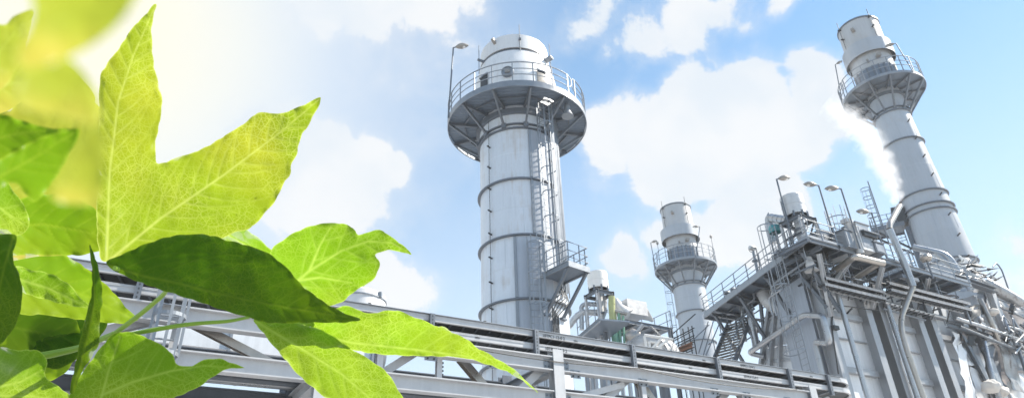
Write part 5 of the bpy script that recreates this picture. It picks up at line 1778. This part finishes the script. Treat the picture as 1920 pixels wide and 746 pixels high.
def make_leaf(parent, outline, ribs, depth, lit, mat, label=None, step=3.0, teeth=3.0, fold=.10, curl=.5, side=True, bend=.25, ref=None, jag=True):
    rx, ry = ref or ribs[0][0]
    nrm = leaf_normal(rx, ry, lit) if not isinstance(lit, V) else lit.normalized()
    org = at_depth(rx, ry, depth)
    ln = catmull(outline, 4)
    m = len(ln)
    # small rounded teeth along the margin
    if teeth:
        l2, acc_ = [], 0.0
        for i, p in enumerate(ln):
            a, b = ln[i - 1], ln[(i + 1) % m]
            tx, ty = b[0] - a[0], b[1] - a[1]
            L_ = hypot(tx, ty) or 1
            acc_ += L_ / 2
            ph = acc_ / 11.0 + noise.noise(V((p[0] * .02, p[1] * .02, 3.0))) * 2
            off = teeth * (abs(sin(ph)) - .5) + 1.5 * noise.noise(V((p[0] * .05, p[1] * .05, 0)))
            l2.append((p[0] + ty / L_ * off * .6, p[1] - tx / L_ * off * .6))
        ln = l2
    # veins in the plane of the photograph: main ribs and side veins
    samples = []   # x, y, half width, strength, is_main
    for rib in ribs:
        rp = []
        for a, b in zip(rib, rib[1:]):
            k = max(2, int(hypot(b[0] - a[0], b[1] - a[1]) / 2.5))
            rp += [(a[0] + (b[0] - a[0]) * j / k, a[1] + (b[1] - a[1]) * j / k) for j in range(k)]
        rp.append(rib[-1])
        for i, p in enumerate(rp):
            samples.append((p[0], p[1], 2.4 * (1 - .75 * i / len(rp)), .66, 1))
        if side:
            i, sg = 8, 1
            while i < len(rp) - 6:
                p = rp[i]
                q = rp[min(i + 4, len(rp) - 1)]
                ang = atan2(q[1] - p[1], q[0] - p[0]) + sg * radians(random.uniform(42, 55))
                x, y = p
                for j in range(70):
                    x += 2.5 * cos(ang)
                    y += 2.5 * sin(ang)
                    ang -= sg * .010
                    if j > 3 and not inside((x, y), ln):
                        break
                    samples.append((x, y, 1.1 * (1 - j / 90), .4 * (1 - j / 95), 0))
                sg = -sg
                i += random.randint(5, 9)
    sa = np.array(samples)
    xs = [p[0] for p in ln]
    ys = [p[1] for p in ln]
    pts = list(ln)
    x = min(xs) + step / 2
    row = 0
    gx = []
    while x < max(xs):
        y = min(ys) + (step / 2 if row % 2 else 0)
        while y < max(ys):
            gx.append((x + random.uniform(-.3, .3), y + random.uniform(-.3, .3)))
            y += step
        row += 1
        x += step * .9
    # keep grid points inside the outline, a little clear of it (numpy even-odd test)
    G = np.array(gx)
    P = np.array(ln)
    ins = np.zeros(len(G), bool)
    dmin = np.full(len(G), 1e9)
    for i in range(len(P)):
        a, b = P[i - 1], P[i]
        c = (a[1] > G[:, 1]) != (b[1] > G[:, 1])
        with np.errstate(divide='ignore', invalid='ignore'):
            xx = (b[0] - a[0]) * (G[:, 1] - a[1]) / (b[1] - a[1]) + a[0]
        ins ^= c & (G[:, 0] < xx)
        dmin = np.minimum(dmin, np.hypot(G[:, 0] - b[0], G[:, 1] - b[1]))
    G = G[ins & (dmin > step * .55)]
    dG = dmin[ins & (dmin > step * .55)]
    allp = np.vstack([P, G])
    dist_edge = np.concatenate([np.zeros(len(P)), dG])
    nP = len(P)
    res = delaunay_2d_cdt([V((float(a), float(b))) for a, b in allp], [], [list(range(nP))], 1, 1e-4)
    vo, fo, orig = res[0], res[2], res[3]
    Q = np.array([[v.x, v.y] for v in vo])
    idx = [o_[0] if o_ else -1 for o_ in orig]
    de = np.array([dist_edge[i] if i >= 0 else 0.0 for i in idx])
    vein = np.zeros(len(Q))
    dm = np.full(len(Q), 1e9)
    da = np.full(len(Q), 1e9)
    for c0 in range(0, len(Q), 4000):
        q = Q[c0:c0 + 4000]
        d = np.hypot(q[:, 0:1] - sa[None, :, 0], q[:, 1:2] - sa[None, :, 1])
        vein[c0:c0 + 4000] = (np.exp(-(d / (sa[None, :, 2] + .6)) ** 2) * sa[None, :, 3]).max(1)
        dm[c0:c0 + 4000] = d[:, sa[:, 4] > .5].min(1)
        da[c0:c0 + 4000] = d.min(1)
    # blade: sight lines cut by the blade's plane, then folded along the ribs and puffed between the veins
    ax = nrm.cross(V((0, 0, 1))).normalized()
    ay = ax.cross(nrm)
    verts, uvs = [], []
    mm = depth / FPX
    diag = hypot(max(xs) - min(xs), max(ys) - min(ys))
    for i, (x, y) in enumerate(Q):
        p = at_plane(float(x), float(y), org, nrm)
        h = -fold * min(dm[i], 120) * mm * (1 - .3 * min(dm[i], 120) / 120)
        h += .07 * 14 * mm * (1 - math.exp(-da[i] / 7.0))
        h += (.75 * noise.noise(V((x * .009, y * .009, depth))) +   .16 * noise.noise(V((x * .035, y * .035, depth * 2)))) * 12 * mm
        h -= 1.3 * mm * vein[i]
        rr = hypot(x - rx, y - ry) / diag
        h += bend * rr * rr * diag * mm
        de_ = max(0.0, 1 - de[i] / 10)
        h += curl * de_ * noise.noise(V((x * .04, y * .04, 7.0))) * 14 * mm
        # push along the sight line so the outline keeps its place
        s_ = (p - CAM).normalized()
        verts.append(p + s_ * h)
        q = p - org
        uvs.append((q.dot(ax) / (depth * .2), q.dot(ay) / (depth * .2)))
    off = WL[parent.name]
    me = bpy.data.meshes.new('leaf')
    me.from_pydata([tuple(v - off) for v in verts], [], [list(f) for f in fo])
    me.polygons.foreach_set('use_smooth', [True] * len(me.polygons))
    uvl = me.uv_layers.new(name='UVMap')
    li = np.empty(len(me.loops), np.int32)
    me.loops.foreach_get('vertex_index', li)
    uvl.data.foreach_set('uv', np.array(uvs, np.float32)[li].ravel())
    at = me.attributes.new('vein', 'FLOAT', 'POINT')
    at.data.foreach_set('value', vein.astype(np.float32))
    at = me.attributes.new('rim', 'FLOAT', 'POINT')
    at.data.foreach_set('value', np.clip(1 - de / 2.6, 0, 1).astype(np.float32))
    me.materials.append(LM[mat])
    me.update()
    o = mesh_obj('leaf', me, parent, label)
    return o


def stalk(parent, pts, depths, r, mat=None, name='stalk'):
    P3 = [at_depth(x, y, d) for (x, y), d in zip(pts, depths)]
    path = smooth_path(P3, .05, 4)
    n = len(path)
    rr = [r[0] + (r[1] - r[0]) * i / (n - 1) for i in range(n)]
    return MB().tube(path, rr, 10).build(name, mat or stem_m, parent)


random.seed(3)
br0 = at_depth(-120, 760, .8)
lv = thing('leafy_shrub', 'bright green lobed leaves on thin stalks, close up at the left', 'shrub', V((br0.x, br0.y, 0)))
# main stem coming up outside the frame at the lower left, with twigs into the picture
stem = MB().tube([V((br0.x, br0.y, 0)), V((br0.x + .02, br0.y, .8)), br0, at_depth(-60, 690, .86)], [.012, .010, .006, .005], 10).build('stem', stem_m, lv)
stalk(lv, [(-60, 690), (85, 666), (150, 652), (215, 625)], [.86, .90, .90, .86], (.0058, .0036))
stalk(lv, [(215, 625), (262, 590), (318, 543), (300, 528), (215, 502)], [.86, .84, .80, .74, .66], (.0032, .0022))
stalk(lv, [(222, 630), (350, 607), (430, 602), (468, 594)], [.87, .87, .87, .88], (.003, .002))

# the big two-lobed yellow-green leaf
make_leaf(lv, [(203, 492), (188, 482), (182, 430), (182, 330), (186, 230), (187, 150), (200, 122), (225, 88), (250, 52), (272, 28), (292, 9), (285, 45), (285, 85), (290, 130), (300, 170), (304, 192), (300, 225), (293, 260), (291, 285), (297, 307), (330, 297), (362, 286), (388, 275), (410, 262), (440, 243), (465, 226), (482, 213), (502, 211), (525, 214), (550, 205), (577, 194), (601, 183), (594, 206), (577, 236), (563, 260), (557, 287), (547, 306), (545, 325), (530, 347), (519, 372), (498, 398), (474, 424), (462, 430), (440, 436), (400, 455), (350, 492), (310, 522), (260, 516), (225, 503)],
          [[(203, 490), (300, 410), (420, 328), (530, 245), (600, 185)], [(200, 488), (203, 400), (206, 320), (222, 190), (250, 105), (290, 15)], [(203, 490), (250, 500), (300, 505)]], .95, .80, 'yellow',
          'big yellow-green leaf with two long pointed lobes', step=2.6, fold=.10, bend=.05)
# pale leaf margin showing behind the dark leaf
make_leaf(lv, [(400, 452), (404, 434), (418, 421), (432, 418), (450, 424), (468, 434), (488, 450), (505, 465), (530, 490), (480, 500), (420, 480)], [[(520, 490), (450, 455), (410, 430)]], 1.0, .95, 'young', 'pale leaf edge peeping out behind the dark leaf', side=False)
# small hooked leaf right of it
make_leaf(lv, [(508, 470), (530, 450), (560, 432), (600, 420), (640, 419), (662, 428), (671, 441), (690, 435), (715, 432), (735, 445), (755, 460), (771, 477), (745, 470), (722, 470), (704, 477), (712, 492), (705, 516), (690, 531), (665, 546), (640, 566), (612, 573), (590, 566), (545, 530), (515, 490)],
          [[(535, 545), (580, 508), (640, 470), (690, 452), (735, 455), (770, 476)], [(560, 525), (600, 520), (660, 530)], [(580, 508), (600, 460), (620, 425)]], .98, .95, 'young', 'bright leaf with a hooked tip, behind the dark leaf', step=2.6, fold=.08)
# dark leaf in front
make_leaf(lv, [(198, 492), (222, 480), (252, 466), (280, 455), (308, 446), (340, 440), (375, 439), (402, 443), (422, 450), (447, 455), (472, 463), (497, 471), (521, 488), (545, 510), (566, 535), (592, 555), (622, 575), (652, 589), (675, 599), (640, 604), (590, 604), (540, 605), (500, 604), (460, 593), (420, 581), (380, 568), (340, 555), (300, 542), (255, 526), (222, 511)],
          [[(200, 496), (270, 518), (330, 530), (450, 560), (560, 580), (675, 598)]], .66, .02, 'in_shade', 'dark green pointed leaf shading the middle of the branch', step=2.6, fold=.06, bend=-.05)
# long tapering leaf reaching right
make_leaf(lv, [(480, 596), (540, 600), (590, 596), (640, 574), (670, 580), (694, 588), (720, 583), (745, 582), (766, 590), (792, 600), (820, 611), (832, 613), (852, 625), (876, 635), (891, 650), (911, 660), (936, 675), (961, 690), (985, 712), (1008, 735), (980, 713), (950, 696), (910, 681), (870, 671), (820, 667), (760, 666), (700, 662), (640, 650), (590, 632), (530, 612)],
          [[(485, 600), (560, 620), (660, 642), (780, 655), (880, 668), (1000, 730)]], .92, .85, 'young', 'long bright leaf tapering to a thin tip at the right', step=2.6, fold=.12, bend=.02)
# broad bright leaf below it
make_leaf(lv, [(476, 600), (500, 602), (560, 606), (610, 622), (650, 648), (690, 672), (722, 695), (742, 722), (760, 770), (700, 790), (640, 765), (598, 735), (560, 702), (522, 658), (492, 622)],
          [[(480, 602), (560, 650), (640, 700), (740, 785)]], .90, .75, 'young', 'broad bright leaf hanging at the bottom, below the long one', step=3, fold=.12)
# bottom leaf with the dark bay
make_leaf(lv, [(132, 760), (140, 720), (160, 690), (190, 650), (208, 630), (225, 622), (252, 624), (290, 640), (320, 660), (335, 684), (360, 685), (382, 675), (410, 672), (446, 684), (461, 690), (430, 690), (400, 705), (380, 720), (350, 735), (322, 748), (300, 770), (200, 780)],
          [[(190, 740), (250, 715), (320, 695), (380, 685), (455, 690)], [(190, 745), (205, 690), (225, 630)]], .84, .20, 'young', 'dark wavy leaf at the bottom with a long tip', step=2.8, fold=.10, bend=-.08, ref=(230, 700))
# upright folded leaf
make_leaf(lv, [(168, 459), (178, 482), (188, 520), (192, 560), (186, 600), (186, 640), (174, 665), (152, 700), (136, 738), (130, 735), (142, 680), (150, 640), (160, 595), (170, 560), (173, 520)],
          [[(135, 735), (160, 650), (176, 570), (176, 510), (168, 461)]], .78, .10, 'in_shade', 'narrow dark leaf standing upright, folded lengthwise', step=2.4, fold=.5, side=False, ref=(175, 560))
# bottom-left corner leaf
make_leaf(lv, [(-30, 655), (0, 650), (30, 656), (60, 655), (80, 662), (88, 680), (85, 703), (110, 725), (132, 742), (150, 770), (-30, 780)],
          [[(-30, 730), (40, 715), (85, 690)], [(-30, 740), (60, 742), (140, 755)]], .82, .6, 'young', 'bright broad leaf in the bottom left corner', step=3, ref=(40, 710))
# left edge leaves
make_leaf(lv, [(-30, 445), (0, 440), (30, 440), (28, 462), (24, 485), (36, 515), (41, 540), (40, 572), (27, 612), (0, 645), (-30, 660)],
          [[(25, 445), (8, 500), (-5, 560), (-20, 640)]], .75, .03, 'in_shade', 'dark leaf hanging at the left edge', step=3, ref=(10, 540), fold=.15)
make_leaf(lv, [(-30, 300), (0, 318), (20, 350), (45, 385), (54, 412), (50, 433), (25, 442), (0, 437), (-30, 445)],
          [[(-30, 380), (0, 390), (50, 425)]], .80, .7, 'young', 'bright leaf edge at the left, above the dark hanging leaf', step=3, ref=(10, 390))
make_leaf(lv, [(28, 500), (60, 506), (100, 515), (132, 536), (150, 556), (167, 576), (130, 572), (90, 562), (45, 548), (30, 530)],
          [[(25, 520), (90, 540), (165, 575)]], .95, .45, 'young', 'small pointed leaf half in shade, left of the upright leaf', step=3, ref=(90, 540))
# leaves deeper in the shrub, behind the others
BACK = [
    ([(-30, 400), (30, 376), (70, 366), (110, 364), (150, 374), (200, 410), (215, 450), (170, 475), (90, 478), (-30, 470)], [[(-30, 430), (80, 420), (210, 445)]], 1.1, .9, 'soft', 'bright green toothed leaf deep in the shrub, left of the foot of the big leaf', 3),
    ([(-30, 250), (20, 205), (70, 178), (130, 172), (175, 190), (210, 240), (215, 330), (205, 430), (170, 470), (80, 480), (-30, 470)], [[(-30, 380), (80, 330), (200, 230)]], 1.2, .85, 'softyellow', 'broad yellow-green leaf deep in the shrub, filling the gap left of the big leaf', 0),
    ([(-60, 110), (0, 92), (50, 95), (110, 115), (150, 145), (178, 190), (120, 215), (40, 225), (-60, 235)], [[(-60, 165), (40, 155), (170, 188)]], 1.3, .95, 'softyellow', 'pale yellow-green leaf deep in the shrub at the upper left', 0),
    ([(10, 480), (50, 466), (100, 470), (150, 495), (200, 535), (240, 580), (258, 600), (220, 606), (160, 600), (90, 590), (30, 580)], [[(10, 520), (110, 530), (250, 598)]], 1.3, .9, 'soft', 'bright green leaf deep in the shrub, sloping down behind the upright leaf', 3),
    ([(-60, 540), (40, 545), (110, 570), (150, 620), (120, 700), (40, 720), (-60, 700)], [[(-50, 600), (60, 620), (140, 640)]], 1.4, .35, 'soft', 'green leaf deep in the shrub, low at the left', 3),
    ([(60, 600), (130, 585), (200, 600), (170, 650), (110, 690), (60, 670)], [[(60, 640), (130, 625), (195, 602)]], 1.45, .1, 'in_shade', 'shaded leaf deep in the shrub, under the stalks', 3),
]
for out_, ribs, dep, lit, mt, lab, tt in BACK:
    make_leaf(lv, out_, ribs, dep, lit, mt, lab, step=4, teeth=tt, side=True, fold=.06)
# soft leaves, nearer to the lens
NEAR = [
    ([(-60, 10), (0, 47), (28, 30), (60, 20), (52, 60), (40, 105), (24, 145), (0, 172), (-60, 230)], [[(-50, 130), (0, 95), (58, 24)]], .22, 1.0, 'softyellow', 'soft yellow leaf tip at the upper left edge'),
    ([(-60, 330), (0, 300), (60, 266), (100, 251), (149, 243), (132, 285), (112, 320), (92, 350), (62, 378), (20, 342), (-60, 400)], [[(-60, 360), (40, 310), (147, 244)]], .21, 1.0, 'soft', 'soft pointed green leaf in the left middle'),
    ([(-60, 220), (0, 214), (40, 226), (90, 240), (130, 243), (90, 262), (40, 280), (-60, 320)], [[(-60, 270), (40, 250), (125, 243)]], .24, .6, 'soft', 'soft shaded leaf just above the soft pointed green leaf'),
    ([(40, -80), (160, -130), (285, -80), (250, 5), (212, 55), (160, 92), (100, 120), (45, 132), (30, 100), (62, 20)], [[(70, 60), (140, 30), (230, -20)]], .048, .9, 'softyellow', 'very blurred yellow leaf in the top left corner'),
    ([(40, 150), (64, 112), (104, 100), (150, 128), (184, 186), (190, 226), (160, 232), (118, 222), (66, 210), (30, 190)], [[(40, 180), (110, 165), (186, 222)]], .055, .95, 'softyellow', 'very blurred yellow leaf at the upper left, beside the edge of the big leaf'),
    ([(152, 262), (176, 236), (196, 258), (194, 320), (190, 372), (150, 384), (96, 372), (118, 318)], [[(120, 350), (150, 310), (178, 262)]], .07, .8, 'softyellow', 'very blurred yellow-green leaf between the soft pointed leaf and the big leaf'),
]
for out_, ribs, dep, lit, mt, lab in NEAR:
    make_leaf(lv, out_, ribs, dep, lit, mt, lab, step=9 if dep < .1 else 4, teeth=0 if dep < .1 else 2.5, side=dep > .1, fold=.06)
